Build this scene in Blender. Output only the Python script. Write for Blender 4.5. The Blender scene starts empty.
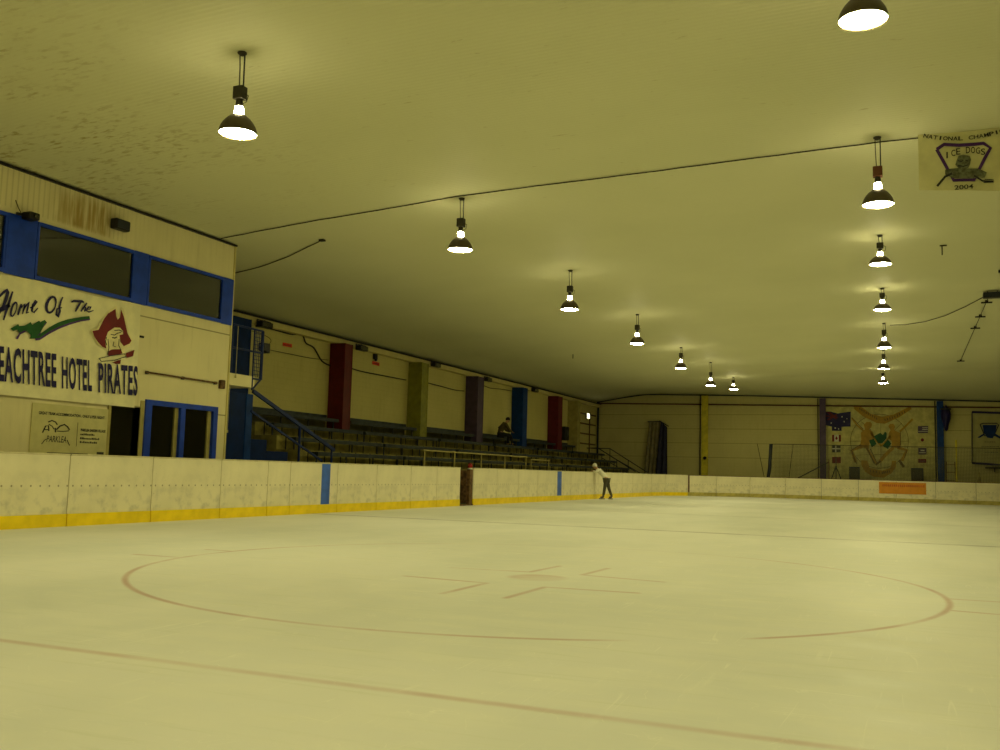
import bpy, bmesh, math, random
from mathutils import Vector, Matrix
random.seed(7)
S = bpy.context.scene
# ------------------------------------------------------------------ camera, world, exposure
FPX = 960.3018; YAW = 0.401367; PITCH = 0.100583; ROLL = 0.0262466; EYE = Vector((0, 0, 1.2))
_f = Vector((-math.sin(YAW)*math.cos(PITCH), math.cos(YAW)*math.cos(PITCH), math.sin(PITCH)))
_r = Vector((math.cos(YAW), math.sin(YAW), 0)); _u = _r.cross(_f)
CR = _r*math.cos(ROLL) + _u*math.sin(ROLL); CU = -_r*math.sin(ROLL) + _u*math.cos(ROLL)
cd = bpy.data.cameras.new('camera'); cam = bpy.data.objects.new('camera', cd); S.collection.objects.link(cam)
m = Matrix((CR, CU, -_f)).transposed().to_4x4(); m.translation = EYE; cam.matrix_world = m
cd.sensor_width = 36; cd.sensor_fit = 'HORIZONTAL'; cd.lens = FPX*36/1000; cd.clip_end = 300; cd.clip_start = .05
S.camera = cam
S.view_settings.view_transform = 'Standard'; S.view_settings.look = 'None'
S.view_settings.gamma = 1; S.view_settings.use_curve_mapping = False
S.view_settings.exposure = 0.0
w = bpy.data.worlds.new('world'); S.world = w; w.use_nodes = True
w.node_tree.nodes['Background'].inputs[0].default_value = (.02, .02, .01, 1)
w.node_tree.nodes['Background'].inputs[1].default_value = 0.2
S.cycles.use_denoising = True
S.cycles.max_bounces = 8; S.cycles.diffuse_bounces = 5; S.cycles.caustics_reflective = False; S.cycles.caustics_refractive = False
LAMP_W = 166.0                       # radiance of each lamp's face
LAMP_C = (1.0, .93, .43)
# ------------------------------------------------------------------ from the photograph to a plane of the building
def ray(px, py): return CR*((px-500)/FPX) + CU*(-(py-375)/FPX) + _f
def onx(px, py, x): d = ray(px, py); return EYE + d*((x-EYE.x)/d.x)
def ony(px, py, y): d = ray(px, py); return EYE + d*((y-EYE.y)/d.y)
def onz(px, py, z): d = ray(px, py); return EYE + d*((z-EYE.z)/d.z)
ZX = [-21.2, -19, -17.3, -16, -13, -9.3, -.4, 3, 8, 14, 20]
ZZ = [6.4, 6.72, 6.84, 6.91, 7.16, 7.42, 7.68, 7.72, 7.66, 7.2, 6.5]
def zc(x):
    if x <= ZX[0]: return ZZ[0]
    for a in range(len(ZX)-1):
        if x <= ZX[a+1]:
            t = (x-ZX[a])/(ZX[a+1]-ZX[a]); return ZZ[a]+t*(ZZ[a+1]-ZZ[a])
    return ZZ[-1]
def onc(px, py):
    z = 7.3
    for _ in range(30): q = onz(px, py, z); z = zc(q.x)
    return q
# ------------------------------------------------------------------ materials
class G:
    """tiny node-expression helper"""
    def __init__(s, name):
        s.m = bpy.data.materials.new(name); s.m.use_nodes = True; s.t = s.m.node_tree; s.n = s.t.nodes; s.b = s.n['Principled BSDF']
    def node(s, ty, **k):
        n = s.n.new(ty)
        for a, v in k.items(): setattr(n, a, v)
        return n
    def put(s, sock, v):
        if hasattr(v, 'is_output'): s.t.links.new(v, sock)
        else: sock.default_value = v
    def M(s, op, a, b=None, c=None):
        n = s.node('ShaderNodeMath', operation=op)
        for i, v in enumerate((a, b, c)):
            if v is not None: s.put(n.inputs[i], v)
        return n.outputs[0]
    def pos(s):
        g = s.node('ShaderNodeNewGeometry'); x = s.node('ShaderNodeSeparateXYZ'); s.t.links.new(g.outputs['Position'], x.inputs[0])
        s.P = g.outputs['Position']; return x.outputs
    def objc(s):
        g = s.node('ShaderNodeTexCoord'); x = s.node('ShaderNodeSeparateXYZ'); s.t.links.new(g.outputs['Object'], x.inputs[0])
        s.P = g.outputs['Object']; return x.outputs
    def noise(s, scale, detail=4, vec=None, stretch=None, rough=.55):
        n = s.node('ShaderNodeTexNoise'); n.inputs['Scale'].default_value = scale; n.inputs['Detail'].default_value = detail
        n.inputs['Roughness'].default_value = rough
        v = vec or s.P
        if stretch:
            mp = s.node('ShaderNodeMapping'); mp.inputs['Scale'].default_value = stretch; s.t.links.new(v, mp.inputs[0]); v = mp.outputs[0]
        s.t.links.new(v, n.inputs['Vector']); return n.outputs['Fac']
    def ss(s, v, a, b, lo=0., hi=1.):
        n = s.node('ShaderNodeMapRange', interpolation_type='SMOOTHSTEP'); s.put(n.inputs[0], v)
        for i, q in zip((1, 2, 3, 4), (a, b, lo, hi)): n.inputs[i].default_value = q
        return n.outputs[0]
    def mix(s, fac, a, b):
        n = s.node('ShaderNodeMix', data_type='RGBA'); s.put(n.inputs[0], fac)
        for i, q in ((6, a), (7, b)):
            if hasattr(q, 'is_output'): s.t.links.new(q, n.inputs[i])
            else: n.inputs[i].default_value = (*q, 1)
        return n.outputs[2]
    def col(s, c):
        if hasattr(c, 'is_output'): s.t.links.new(c, s.b.inputs['Base Color'])
        else: s.b.inputs['Base Color'].default_value = (*c, 1)
    def rough(s, r, spec=.5): s.put(s.b.inputs['Roughness'], r); s.b.inputs['Specular IOR Level'].default_value = spec
    def bump(s, h, strength=.3, dist=.02):
        n = s.node('ShaderNodeBump'); n.inputs['Strength'].default_value = strength; n.inputs['Distance'].default_value = dist
        s.t.links.new(h, n.inputs['Height']); s.t.links.new(n.outputs[0], s.b.inputs['Normal'])
def paint(name, c, rough=.55, metal=0, var=.12, scale=3., spec=.25):
    g = G(name); g.objc(); f = g.noise(scale, 5)
    d = tuple(max(0, q*(1-var*2)) for q in c); l = tuple(min(1, q*(1+var)) for q in c)
    g.col(g.mix(g.ss(f, .3, .7), d, l)); g.rough(rough, spec); g.b.inputs['Metallic'].default_value = metal
    return g.m
def mat_ice():
    g = G('ice'); X, Y, Z = g.pos(); M = g.M
    big = g.noise(.35, 3, stretch=(1, .5, 1)); fine = g.noise(2.2, 6, stretch=(.7, 1.4, 1)); st = g.noise(7, 4, stretch=(.12, 1.6, 1)); st2 = g.noise(5, 4, stretch=(1.5, .15, 1))
    base = g.mix(g.ss(big, .32, .68), (.68, .69, .66), (.80, .79, .76))
    base = g.mix(g.ss(fine, .35, .75, 0, .35), base, (.88, .86, .78))
    base = g.mix(g.ss(st, .55, .8, 0, .4), base, (.60, .62, .50))
    base = g.mix(g.ss(st2, .62, .85, 0, .35), base, (.95, .93, .85))
    # thin white scratches
    for k, (sx, sy) in enumerate(((1, .05), (.06, 1), (.7, .5))):
        wv = g.noise(3.1+k, 2, stretch=(sx, sy, 1)); l = g.ss(M('ABSOLUTE', M('SUBTRACT', wv, .5)), .0, .006, 1, 0)
        base = g.mix(M('MULTIPLY', l, g.ss(g.noise(1.3+k, 2), .5, .65, 0, .35)), base, (.97, .95, .88))
    wob = g.noise(1.1, 2); worn = g.ss(g.noise(.9, 4), .30, .62, .35, 1)
    def seg(x0, y0, x1, y1, wd, soft=.05):
        dx, dy = x1-x0, y1-y0; L2 = dx*dx+dy*dy
        ax = M('SUBTRACT', X, x0); ay = M('SUBTRACT', Y, y0)
        t = M('DIVIDE', M('ADD', M('MULTIPLY', ax, dx), M('MULTIPLY', ay, dy)), L2)
        t = M('MINIMUM', M('MAXIMUM', t, 0.), 1.)
        ex = M('SUBTRACT', ax, M('MULTIPLY', t, dx)); ey = M('SUBTRACT', ay, M('MULTIPLY', t, dy))
        d = M('SQRT', M('ADD', M('MULTIPLY', ex, ex), M('MULTIPLY', ey, ey)))
        return g.ss(d, max(0, wd/2-soft/2), wd/2+soft, 1, 0)
    red = None
    def add(a, b): return b if a is None else M('MAXIMUM', a, b)
    cx, cy, r = -4.16, 10.92, 4.54
    ax = M('SUBTRACT', X, cx); ay = M('SUBTRACT', Y, cy)
    d = M('SQRT', M('ADD', M('MULTIPLY', ax, ax), M('MULTIPLY', ay, ay)))
    ring = g.ss(M('ABSOLUTE', M('SUBTRACT', d, r)), .005, .055, 1, 0)
    ang = M('ARCTAN2', ay, ax)
    # the line is scraped away on its near right and faint on the far side
    keep = M('MINIMUM', 1., M('ADD', g.ss(ang, -1.12, -1.03, 1, 0), g.ss(ang, -.86, -.80, 0, 1)))
    far = g.ss(M('ABSOLUTE', M('SUBTRACT', ang, 1.75)), .35, 1.0, .25, 1)
    red = M('MULTIPLY', M('MULTIPLY', ring, keep), far)
    inner = None
    for a in ((-4.21, 9.70, -5.25, 9.78), (-4.21, 9.70, -4.21, 8.62), (-3.55, 9.73, -3.56, 8.67), (-3.55, 9.73, -2.57, 9.81),
              (-3.60, 11.15, -3.57, 12.15), (-3.60, 11.15, -2.58, 11.0), (-4.24, 11.08, -5.23, 10.95), (-4.24, 11.08, -4.19, 12.03),
              (-9.35, 9.92, -8.66, 9.95), (-9.15, 11.1, -8.7, 11.1), (.4, 11.29, .95, 11.32), (.38, 10.27, .9, 10.22)):
        inner = add(inner, seg(*a, .05, .04))
    red = add(red, M('MULTIPLY', inner, .9))
    dx_ = M('SUBTRACT', X, -3.94); dy_ = M('SUBTRACT', Y, 10.55)
    red = add(red, M('MULTIPLY', g.ss(M('SQRT', M('ADD', M('MULTIPLY', dx_, dx_), M('MULTIPLY', dy_, dy_))), .26, .40, 1, 0), .8))
    goal = g.ss(M('ABSOLUTE', M('SUBTRACT', Y, 4.74)), .005, .075, 1, 0)
    red = add(red, M('MULTIPLY', goal, .8))
    red = M('MULTIPLY', red, worn)
    base = g.mix(M('MULTIPLY', red, .55), base, (.42, .15, .12))
    blue = M('ADD', g.ss(M('ABSOLUTE', M('SUBTRACT', Y, 21.25)), .10, .2, .55, 0), g.ss(M('ABSOLUTE', M('SUBTRACT', Y, 31)), .1, .25, .22, 0))
    base = g.mix(M('MULTIPLY', blue, worn), base, (.25, .22, .24))
    g.col(base); g.rough(g.ss(fine, .3, .7, .46, .62), .2)
    g.bump(fine, .05, .02)
    return g.m
def mat_ceiling():
    g = G('painted ceiling decking'); X, Y, Z = g.pos(); M = g.M
    c = g.mix(g.ss(g.noise(.25, 4), .3, .7), (.66, .655, .42), (.70, .69, .45))
    rib = M('SINE', M('MULTIPLY', Y, 58.))
    c = g.mix(g.ss(rib, .55, 1, 0, .10), c, (.50, .45, .20))
    # mould and damp towards the eave, elongated along the decking
    zone = M('MULTIPLY', g.ss(X, -14.5, -8.5, 1, 0), g.ss(Y, 20, 10, 0, 1))
    spots = M('MULTIPLY', M('MULTIPLY', g.ss(g.noise(.7, 3, stretch=(.6, 1.2, 1)), .38, .62), g.ss(g.noise(7, 6, stretch=(.6, 1.4, 1)), .50, .66)), zone)
    c = g.mix(M('MULTIPLY', spots, .95), c, (.33, .26, .07))
    few = M('MULTIPLY', g.ss(g.noise(5, 5, stretch=(.5, 1.5, 1)), .66, .76), g.ss(Y, 19, 22, .5, .06))
    c = g.mix(few, c, (.36, .29, .10))
    g.col(c); g.rough(.6, .12); g.bump(rib, .12, .02)
    return g.m
def mat_wall(name, c, dirty=(.35, .29, .1), joint=None, stain=0, block=False):
    g = G(name); X, Y, Z = g.pos(); M = g.M
    b = g.mix(g.ss(g.noise(.8, 4), .3, .7), tuple(q*.93 for q in c), c)
    vert = g.noise(6, 4, stretch=(1, 1, .12))
    b = g.mix(g.ss(vert, .5, .8, 0, .22), b, dirty)
    if joint:
        for z in joint: b = g.mix(g.ss(M('ABSOLUTE', M('SUBTRACT', Z, z)), .008, .022, .7, 0), b, (.15, .12, .04))
    if stain:
        zone = M('MULTIPLY', M('MULTIPLY', g.ss(Y, 13.8, 14.6), g.ss(Y, 15.4, 15.9, 1, 0)), M('MULTIPLY', g.ss(Z, 6.0, 6.15), g.ss(Z, 6.6, 6.95, 1, .1)))
        b = g.mix(M('MULTIPLY', M('MULTIPLY', zone, g.ss(g.noise(9, 3, stretch=(1, 1, .1)), .35, .65, .15, 1)), .85), b, (.33, .2, .03))
        bars = g.ss(M('SINE', M('MULTIPLY', Y, 50.)), .3, 1, 0, .3); b = g.mix(M('MULTIPLY', M('MULTIPLY', bars, g.ss(Y, 15.6, 16.4, 1, .12)), g.ss(Z, 6.05, 6.1)), b, dirty)
    if block:
        br = g.node('ShaderNodeTexBrick'); br.inputs['Scale'].default_value = 1; br.inputs['Brick Width'].default_value = .4; br.inputs['Row Height'].default_value = .2
        br.inputs['Mortar Size'].default_value = .012; cb = g.node('ShaderNodeCombineXYZ'); g.put(cb.inputs[0], M('ADD', X, Y)); g.put(cb.inputs[1], Z)
        g.t.links.new(cb.outputs[0], br.inputs['Vector']); b = g.mix(M('MULTIPLY', br.outputs['Fac'], .12), b, dirty)
    g.col(b); g.rough(.6, .3); return g.m
def mat_board():
    g = G('scuffed white rink board'); X, Y, Z = g.objc(); M = g.M
    b = g.mix(g.ss(g.noise(1.2, 4), .3, .7), (.76, .70, .50), (.86, .79, .57))
    b = g.mix(M('MULTIPLY', g.ss(g.noise(4, 6), .45, .72, 0, .55), g.ss(Z, .3, .95, 1, .25)), b, (.40, .38, .30))
    # row of screw heads half way up
    fx = M('SUBTRACT', M('FRACT', M('DIVIDE', X, .2)), .5); u = M('MULTIPLY', fx, .2); v = M('SUBTRACT', Z, .74)
    dd = M('SQRT', M('ADD', M('MULTIPLY', u, u), M('MULTIPLY', v, v)))
    b = g.mix(g.ss(dd, .012, .024, .75, 0), b, (.16, .12, .06))
    sp = g.ss(g.noise(22, 2), .70, .76, 0, .6); b = g.mix(sp, b, (.25, .2, .1))
    g.col(b); g.rough(.38, .5); return g.m
def mat_glass(name='tinted pane'):
    g = G(name); tr = g.node('ShaderNodeBsdfTransparent'); tr.inputs[0].default_value = (.62, .62, .55, 1)
    gl = g.node('ShaderNodeBsdfGlossy'); gl.inputs['Roughness'].default_value = .02; gl.inputs[0].default_value = (.8, .8, .8, 1)
    fr = g.node('ShaderNodeFresnel'); fr.inputs[0].default_value = 1.5; mx = g.node('ShaderNodeMixShader')
    g.put(mx.inputs[0], g.M('MINIMUM', 1., g.M('MULTIPLY', fr.outputs[0], 2.2))); g.t.links.new(tr.outputs[0], mx.inputs[1]); g.t.links.new(gl.outputs[0], mx.inputs[2])
    g.t.links.new(mx.outputs[0], g.n['Material Output'].inputs[0]); return g.m
def mat_net():
    g = G('safety netting'); X, Y, Z = g.pos(); M = g.M
    a = M('MAXIMUM', g.ss(M('ABSOLUTE', M('SUBTRACT', M('FRACT', M('MULTIPLY', X, 12.)), .5)), .06, .10, 1, 0),
          g.ss(M('ABSOLUTE', M('SUBTRACT', M('FRACT', M('MULTIPLY', Z, 12.)), .5)), .06, .10, 1, 0))
    g.put(g.b.inputs['Alpha'], M('MULTIPLY', a, .8)); g.col((.10, .10, .06)); g.rough(.8); return g.m
def mat_emit(name, c, st):
    g = G(name); g.b.inputs['Emission Color'].default_value = (*c, 1); g.b.inputs['Emission Strength'].default_value = st
    g.b.inputs['Base Color'].default_value = (.8, .8, .8, 1); return g.m
MT = dict(
    ice=mat_ice(), ceiling=mat_ceiling(), board=mat_board(), glass=mat_glass(), net=mat_net(),
    booth=mat_wall('cream booth cladding', (.80, .72, .42), joint=(4.52, 2.45), stain=1),
    wall=mat_wall('cream block wall', (.64, .57, .22), block=True),
    farwall=mat_wall('far cladding', (.60, .54, .24), joint=(5.6, 4.6, 3.6, 2.6), block=True),
    rest=mat_wall('plain wall', (.6, .55, .3)),
    beam=paint('cream beam', (.66, .58, .24), .6, var=.03),
    bluef=paint('blue window frame paint', (.012, .055, .50), .45, spec=.2),
    blue=paint('blue column paint', (.006, .045, .24), .5, spec=.15), dblue=paint('dark blue column paint', (.003, .022, .13), .5, spec=.12),
    red=paint('red column paint', (.13, .008, .008), .5), green=paint('olive green column paint', (.27, .26, .03), .5),
    purple=paint('purple column paint', (.085, .055, .12), .5), tan=paint('tan column paint', (.42, .36, .12), .5),
    maroon=paint('maroon column paint', (.13, .01, .02), .5),
    yellow=paint('yellow kickplate', (.95, .70, .015), .4, var=.06), yel=paint('yellow post paint', (.62, .52, .04), .5),
    steel=paint('dark painted steel', (.035, .04, .05), .45, .3), bsteel=paint('blue painted steel', (.006, .02, .12), .4, .0),
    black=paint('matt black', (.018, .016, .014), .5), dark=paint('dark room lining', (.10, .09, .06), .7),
    riser=paint('olive painted riser', (.30, .26, .07), .7, var=.2), tread=paint('bleacher tread', (.13, .12, .06), .7),
    plank=paint('dark bench plank', (.03, .04, .05), .5, var=.25), post=paint('pale yellow rail', (.50, .42, .14), .5),
    cloth=paint('banner vinyl', (.86, .80, .50), .5, var=.05), cloth3=paint('dull far banner cloth', (.40, .37, .17), .6, var=.05), cloth4=paint('hanging banner cloth', (.70, .67, .36), .6, var=.05), cloth2=paint('sign board', (.62, .57, .27), .5, var=.05),
    navy=paint('navy lettering', (.012, .008, .085), .5), ink=paint('dark lettering', (.03, .03, .03), .5), inkp=paint('purple artwork', (.07, .02, .16), .5),
    gr=paint('green artwork', (.01, .10, .02), .5), mar=paint('maroon artwork', (.17, .008, .012), .5), cream=paint('cream artwork', (.85, .76, .42), .5),
    mushroom=paint('grey artwork', (.16, .17, .10), .6, scale=14, var=.3), skinpaint=paint('ochre mural paint', (.42, .25, .035), .6), mline=paint('mural outline', (.14, .10, .03), .6),
    mgreen=paint('green mural paint', (.02, .10, .04), .6), wht=paint('white paint', (.7, .68, .55), .6), mwhite=paint('mural ground', (.56, .51, .20), .6),
    ballast=paint('ballast casing', (.05, .045, .03), .5), rust=paint('red brown ballast casing', (.16, .06, .03), .6),
    shade=paint('spun aluminium shade outside', (.10, .08, .05), .42, .3), orange=paint('orange hoarding', (.66, .27, .03), .5, var=.05), orange2=paint('orange hoarding lettering', (.55, .13, .03), .5),
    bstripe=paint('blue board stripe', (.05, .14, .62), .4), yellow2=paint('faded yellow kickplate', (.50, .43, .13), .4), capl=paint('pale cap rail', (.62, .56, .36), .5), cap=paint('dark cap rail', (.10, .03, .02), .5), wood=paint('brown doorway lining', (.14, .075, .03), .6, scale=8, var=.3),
    curtain=paint('navy curtain', (.03, .03, .07), .8), curtain2=paint('grey brown drape', (.22, .19, .10), .8), redp=paint('bright red sign', (.75, .05, .02), .5), redl=paint('dark red lens', (.35, .02, .015), .5),
    skin=paint('skin', (.5, .3, .18), .5), whitecloth=paint('white knit top', (.80, .77, .66), .8), trousers=paint('grey trousers', (.085, .08, .055), .8), boot=paint('skate boot', (.12, .11, .08), .5),
    blade=paint('blade steel', (.4, .4, .4), .3, .9), jacket=paint('brown jacket', (.11, .085, .03), .8), dtrous=paint('dark trousers', (.02, .02, .025), .8), hair=paint('dark hair', (.02, .013, .008), .6),
    glow=mat_emit('lamp face', LAMP_C, LAMP_W), collar=mat_emit('glowing lamp collar', (1, .90, .5), 85.), exitl=mat_emit('lit exit lamp', (1, .95, .6), 4.),
    concrete=paint('rubber walkway floor', (.10, .10, .08), .7, scale=1), wire=paint('black cable', (.03, .025, .012), .6), cord=paint('pale cord', (.5, .45, .22), .7),
)
# ------------------------------------------------------------------ object helpers
COL = S.collection
def tag(o, label=None, cat=None, group=None, kind=None):
    if label: o['label'] = label
    if cat: o['category'] = cat
    if group: o['group'] = group
    if kind: o['kind'] = kind
    return o
def empty(name, loc, label, cat, group=None):
    o = bpy.data.objects.new(name, None); COL.objects.link(o); o.location = loc; o.empty_display_size = .2
    return tag(o, label, cat, group)
def wloc(p):
    v = Vector((0, 0, 0))
    while p is not None: v = v + p.location; p = p.parent
    return v
class MB:
    def __init__(s): s.v = []; s.f = []; s.sm = []
    def add(s, vs, fs, smooth=False):
        k = len(s.v); s.v += [Vector(q) for q in vs]; s.f += [tuple(i+k for i in f) for f in fs]; s.sm += [smooth]*len(fs); return s
    def box(s, a, b, bev=0):
        x0, y0, z0 = (min(p, q) for p, q in zip(a, b)); x1, y1, z1 = (max(p, q) for p, q in zip(a, b))
        if bev > 0:
            bm = bmesh.new(); bmesh.ops.create_cube(bm, size=1)
            for q in bm.verts: q.co = Vector(((x0+x1)/2+q.co.x*(x1-x0), (y0+y1)/2+q.co.y*(y1-y0), (z0+z1)/2+q.co.z*(z1-z0)))
            bmesh.ops.bevel(bm, geom=list(bm.edges), offset=bev, segments=2, affect='EDGES', profile=.5)
            bm.verts.index_update(); s.add([q.co.copy() for q in bm.verts], [[q.index for q in f.verts] for f in bm.faces]); bm.free(); return s
        return s.add([(x0,y0,z0),(x1,y0,z0),(x1,y1,z0),(x0,y1,z0),(x0,y0,z1),(x1,y0,z1),(x1,y1,z1),(x0,y1,z1)],
                     [(0,3,2,1),(4,5,6,7),(0,1,5,4),(1,2,6,5),(2,3,7,6),(3,0,4,7)])
    def bar(s, a, b, w, h):
        a = Vector(a); b = Vector(b); d = (b-a).normalized(); up = Vector((0,0,1))
        if abs(d.z) > .95: up = Vector((0,1,0))
        sx = d.cross(up).normalized(); sy = sx.cross(d)
        vs = [p+sx*(i*w/2)+sy*(j*h/2) for p in (a, b) for i, j in ((-1,-1),(1,-1),(1,1),(-1,1))]
        return s.add(vs, [(3,2,1,0),(4,5,6,7),(0,1,5,4),(1,2,6,5),(2,3,7,6),(3,0,4,7)])
    def tube(s, pts, r, n=8, r2=None):
        pts = [Vector(p) for p in pts]; N = len(pts); vs = []; fs = []
        prev = None
        for i, p in enumerate(pts):
            d = (pts[min(i+1, N-1)]-pts[max(i-1, 0)]).normalized()
            ref = Vector((0,0,1)) if abs(d.z) < .95 else Vector((1,0,0))
            sx = d.cross(ref).normalized()
            if prev is not None and sx.dot(prev) < 0: sx = -sx
            prev = sx; sy = d.cross(sx)
            rr = r if r2 is None else r+(r2-r)*i/(N-1)
            vs += [p+(sx*math.cos(2*math.pi*k/n)+sy*math.sin(2*math.pi*k/n))*rr for k in range(n)]
        for i in range(N-1): fs += [(i*n+k, i*n+(k+1)%n, (i+1)*n+(k+1)%n, (i+1)*n+k) for k in range(n)]
        s.add(vs, fs, True); s.add(vs[:n], [tuple(range(n))]); return s.add(vs[-n:], [tuple(range(n))])
    def lathe(s, prof, c, n=24, capb=False, capt=False):
        c = Vector(c); vs = [c+Vector((r*math.cos(2*math.pi*k/n), r*math.sin(2*math.pi*k/n), z)) for r, z in prof for k in range(n)]
        fs = [(i*n+k, i*n+(k+1)%n, (i+1)*n+(k+1)%n, (i+1)*n+k) for i in range(len(prof)-1) for k in range(n)]
        s.add(vs, fs, True)
        if capb: s.add(vs[:n], [tuple(range(n))])
        if capt: s.add(vs[-n:], [tuple(range(n))])
        return s
    def slab(s, pts, nrm, th):
        """outline polygon on a plane, given thickness backwards along nrm"""
        pts = [Vector(p) for p in pts]; n = len(pts); nv = Vector(nrm)
        area = Vector((0,0,0))
        for i in range(n): area += pts[i].cross(pts[(i+1) % n])
        if area.dot(nv) < 0: pts = pts[::-1]
        back = [p-nv*th for p in pts]
        return s.add(pts+back, [tuple(range(n)), tuple(range(2*n-1, n-1, -1))]+[(i, n+i, n+(i+1) % n, (i+1) % n) for i in range(n)])
    def build(s, name, mat, parent=None, **kw):
        if parent is None:
            xs = [q.x for q in s.v]; ys = [q.y for q in s.v]; zs = [q.z for q in s.v]
            org = Vector(((min(xs)+max(xs))/2, (min(ys)+max(ys))/2, min(zs)))
            if kw.pop('origin0', False): org = Vector((0,0,0))
        else: org = wloc(parent)
        me = bpy.data.meshes.new(name); me.from_pydata([q-org for q in s.v], [], s.f); me.update()
        for p, q in zip(me.polygons, s.sm): p.use_smooth = q
        me.materials.append(MT[mat] if isinstance(mat, str) else mat)
        o = bpy.data.objects.new(name, me); COL.objects.link(o)
        if parent is None: o.location = org
        else: o.parent = parent
        tag(o, **kw); return o
def ST(name, mb, mat): return mb.build(name, mat, None, kind='structure', origin0=True)
def copy_tree(o, parent=None):
    c = o.copy(); COL.objects.link(c)
    if parent is not None: c.parent = parent
    for ch in list(o.children): copy_tree(ch, c)
    return c
def text_mb(body, O, U, V, N, w, h, shear=0, bold=0, th=.004, space=1.0):
    cu = bpy.data.curves.new('t', 'FONT'); cu.body = body; cu.offset = bold; cu.space_character = space; cu.resolution_u = 3
    ob = bpy.data.objects.new('t', cu); me = bpy.data.meshes.new_from_object(ob)
    co = [v.co.copy() for v in me.vertices]; x0 = min(c.x for c in co); x1 = max(c.x for c in co); y0 = min(c.y for c in co); y1 = max(c.y for c in co)
    O, U, V, N = Vector(O), Vector(U), Vector(V), Vector(N); vs = []
    for c in co:
        a = (c.x-x0)/(x1-x0)*w; b = (c.y-y0)/(y1-y0)*h; vs.append(O+U*(a+shear*b)+V*b)
    mb = MB(); fs = [tuple(p.vertices) for p in me.polygons]; mb.add(vs, fs)
    bpy.data.objects.remove(ob); bpy.data.curves.remove(cu); bpy.data.meshes.remove(me)
    return mb
LX = dict(U=(0,1,0), V=(0,0,1), N=(1,0,0)); FY = dict(U=(1,0,0), V=(0,0,1), N=(0,-1,0))
def polyx(mb, px, x, th=.004): mb.slab([onx(a, b, x) for a, b in px], (1,0,0), th); return mb
def polyy(mb, px, y, th=.01): mb.slab([ony(a, b, y) for a, b in px], (0,-1,0), th); return mb
def quad_text(body, corners, x, bold, N=(1, 0, 0)):
    """lettering fitted between four points of a wall: bottom left, bottom right, top right, top left"""
    tm = text_mb(body, (0, 0, 0), (1, 0, 0), (0, 1, 0), (0, 0, 1), 1, 1, bold=bold, space=1.12); c = [onx(a, b, x) for a, b in corners]
    for k, v in enumerate(tm.v): tm.v[k] = (c[0]*(1-v.x)+c[1]*v.x)*(1-v.y)+(c[3]*(1-v.x)+c[2]*v.x)*v.y
    return tm
def ribbon(mb, px, wd, on, c, nrm, th=.004, taper=False):
    """a brush stroke of width wd (in the same units as px) along a polyline"""
    P = [Vector((a, b)) for a, b in px]; L = []; R = []
    for i, p in enumerate(P):
        d = (P[min(i+1, len(P)-1)]-P[max(i-1, 0)]).normalized(); q = Vector((-d.y, d.x))*wd/2
        if taper: q = q*(.35+.65*math.sin(math.pi*(i+.5)/len(P)))
        L.append(p+q); R.append(p-q)
    for i in range(len(P)-1):
        mb.slab([on(*v, c) for v in (L[i], L[i+1], R[i+1], R[i])], nrm, th)
    return mb
def ring_px(cx, cy, rx, ry, tilt=0, n=14, a0=0, a1=360):
    o = []
    for k in range(n+1):
        t = math.radians(a0+(a1-a0)*k/n); x = rx*math.cos(t); y = ry*math.sin(t); c, s_ = math.cos(tilt), math.sin(tilt)
        o.append((cx+x*c-y*s_, cy+x*s_+y*c))
    return o
ORD = ['first','second','third','fourth','fifth','sixth','seventh','eighth','ninth','tenth','eleventh','twelfth','thirteenth','fourteenth','fifteenth']
# ------------------------------------------------------------------ THE SETTING
LB = -14.2; FB = 64.3; RA = 7.0; YF = 68.0; XL = -21.0; XB = -16.0; YB = 19.85
RB = 14.6
mb = MB(); pts = [(LB, -3)]
for k in range(13):
    t = math.pi-k*math.pi/24; pts.append((LB+RA+RA*math.cos(t), FB-RA+RA*math.sin(t)))
for k in range(13):
    t = math.pi/2-k*math.pi/24; pts.append((RB-RA+RA*math.cos(t), FB-RA+RA*math.sin(t)))
pts.append((RB, -3))
mb.add([(x, y, 0) for x, y in pts], [tuple(range(len(pts)))[::-1]]); ST('floor', mb, 'ice')
ST('floor_surround', MB().box((-22, -8, -.3), (21, 69, -.012)), 'concrete')
# ceiling: low-pitched decking, folding down to the far wall
ys = [-8, 0, 10, 20, 30, 40, 50, 60.5, 64.0, YF+.1]
def ceil_z(x, y):
    z = zc(x)
    if y > 60.5:
        zf = 7.17+(x+17.3)*(6.48-7.17)/(5.5+17.3) if x > -17.3 else 7.17+(x+17.3)/(21.17-17.3)*(7.17-6.5)
        z = z+(min(zf, z+.25)-z)*min(1, (y-60.5)/(YF-60.5))
    return z
gx = sorted(set(ZX+[-20, -18, -14.5, -11, -7, -5, -3, 1.2, 5.5, 11, 17, -22, 21]))
vs = [(x, y, ceil_z(x, y)) for y in ys for x in gx]; n = len(gx)
mb = MB(); mb.add(vs, [(j*n+i, (j+1)*n+i, (j+1)*n+i+1, j*n+i+1) for j in range(len(ys)-1) for i in range(n-1)], False)
mb.add([(x, y, z+.15) for x, y, z in vs], [(j*n+i, j*n+i+1, (j+1)*n+i+1, (j+1)*n+i) for j in range(len(ys)-1) for i in range(n-1)])
ST('ceiling', mb, 'ceiling')
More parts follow.
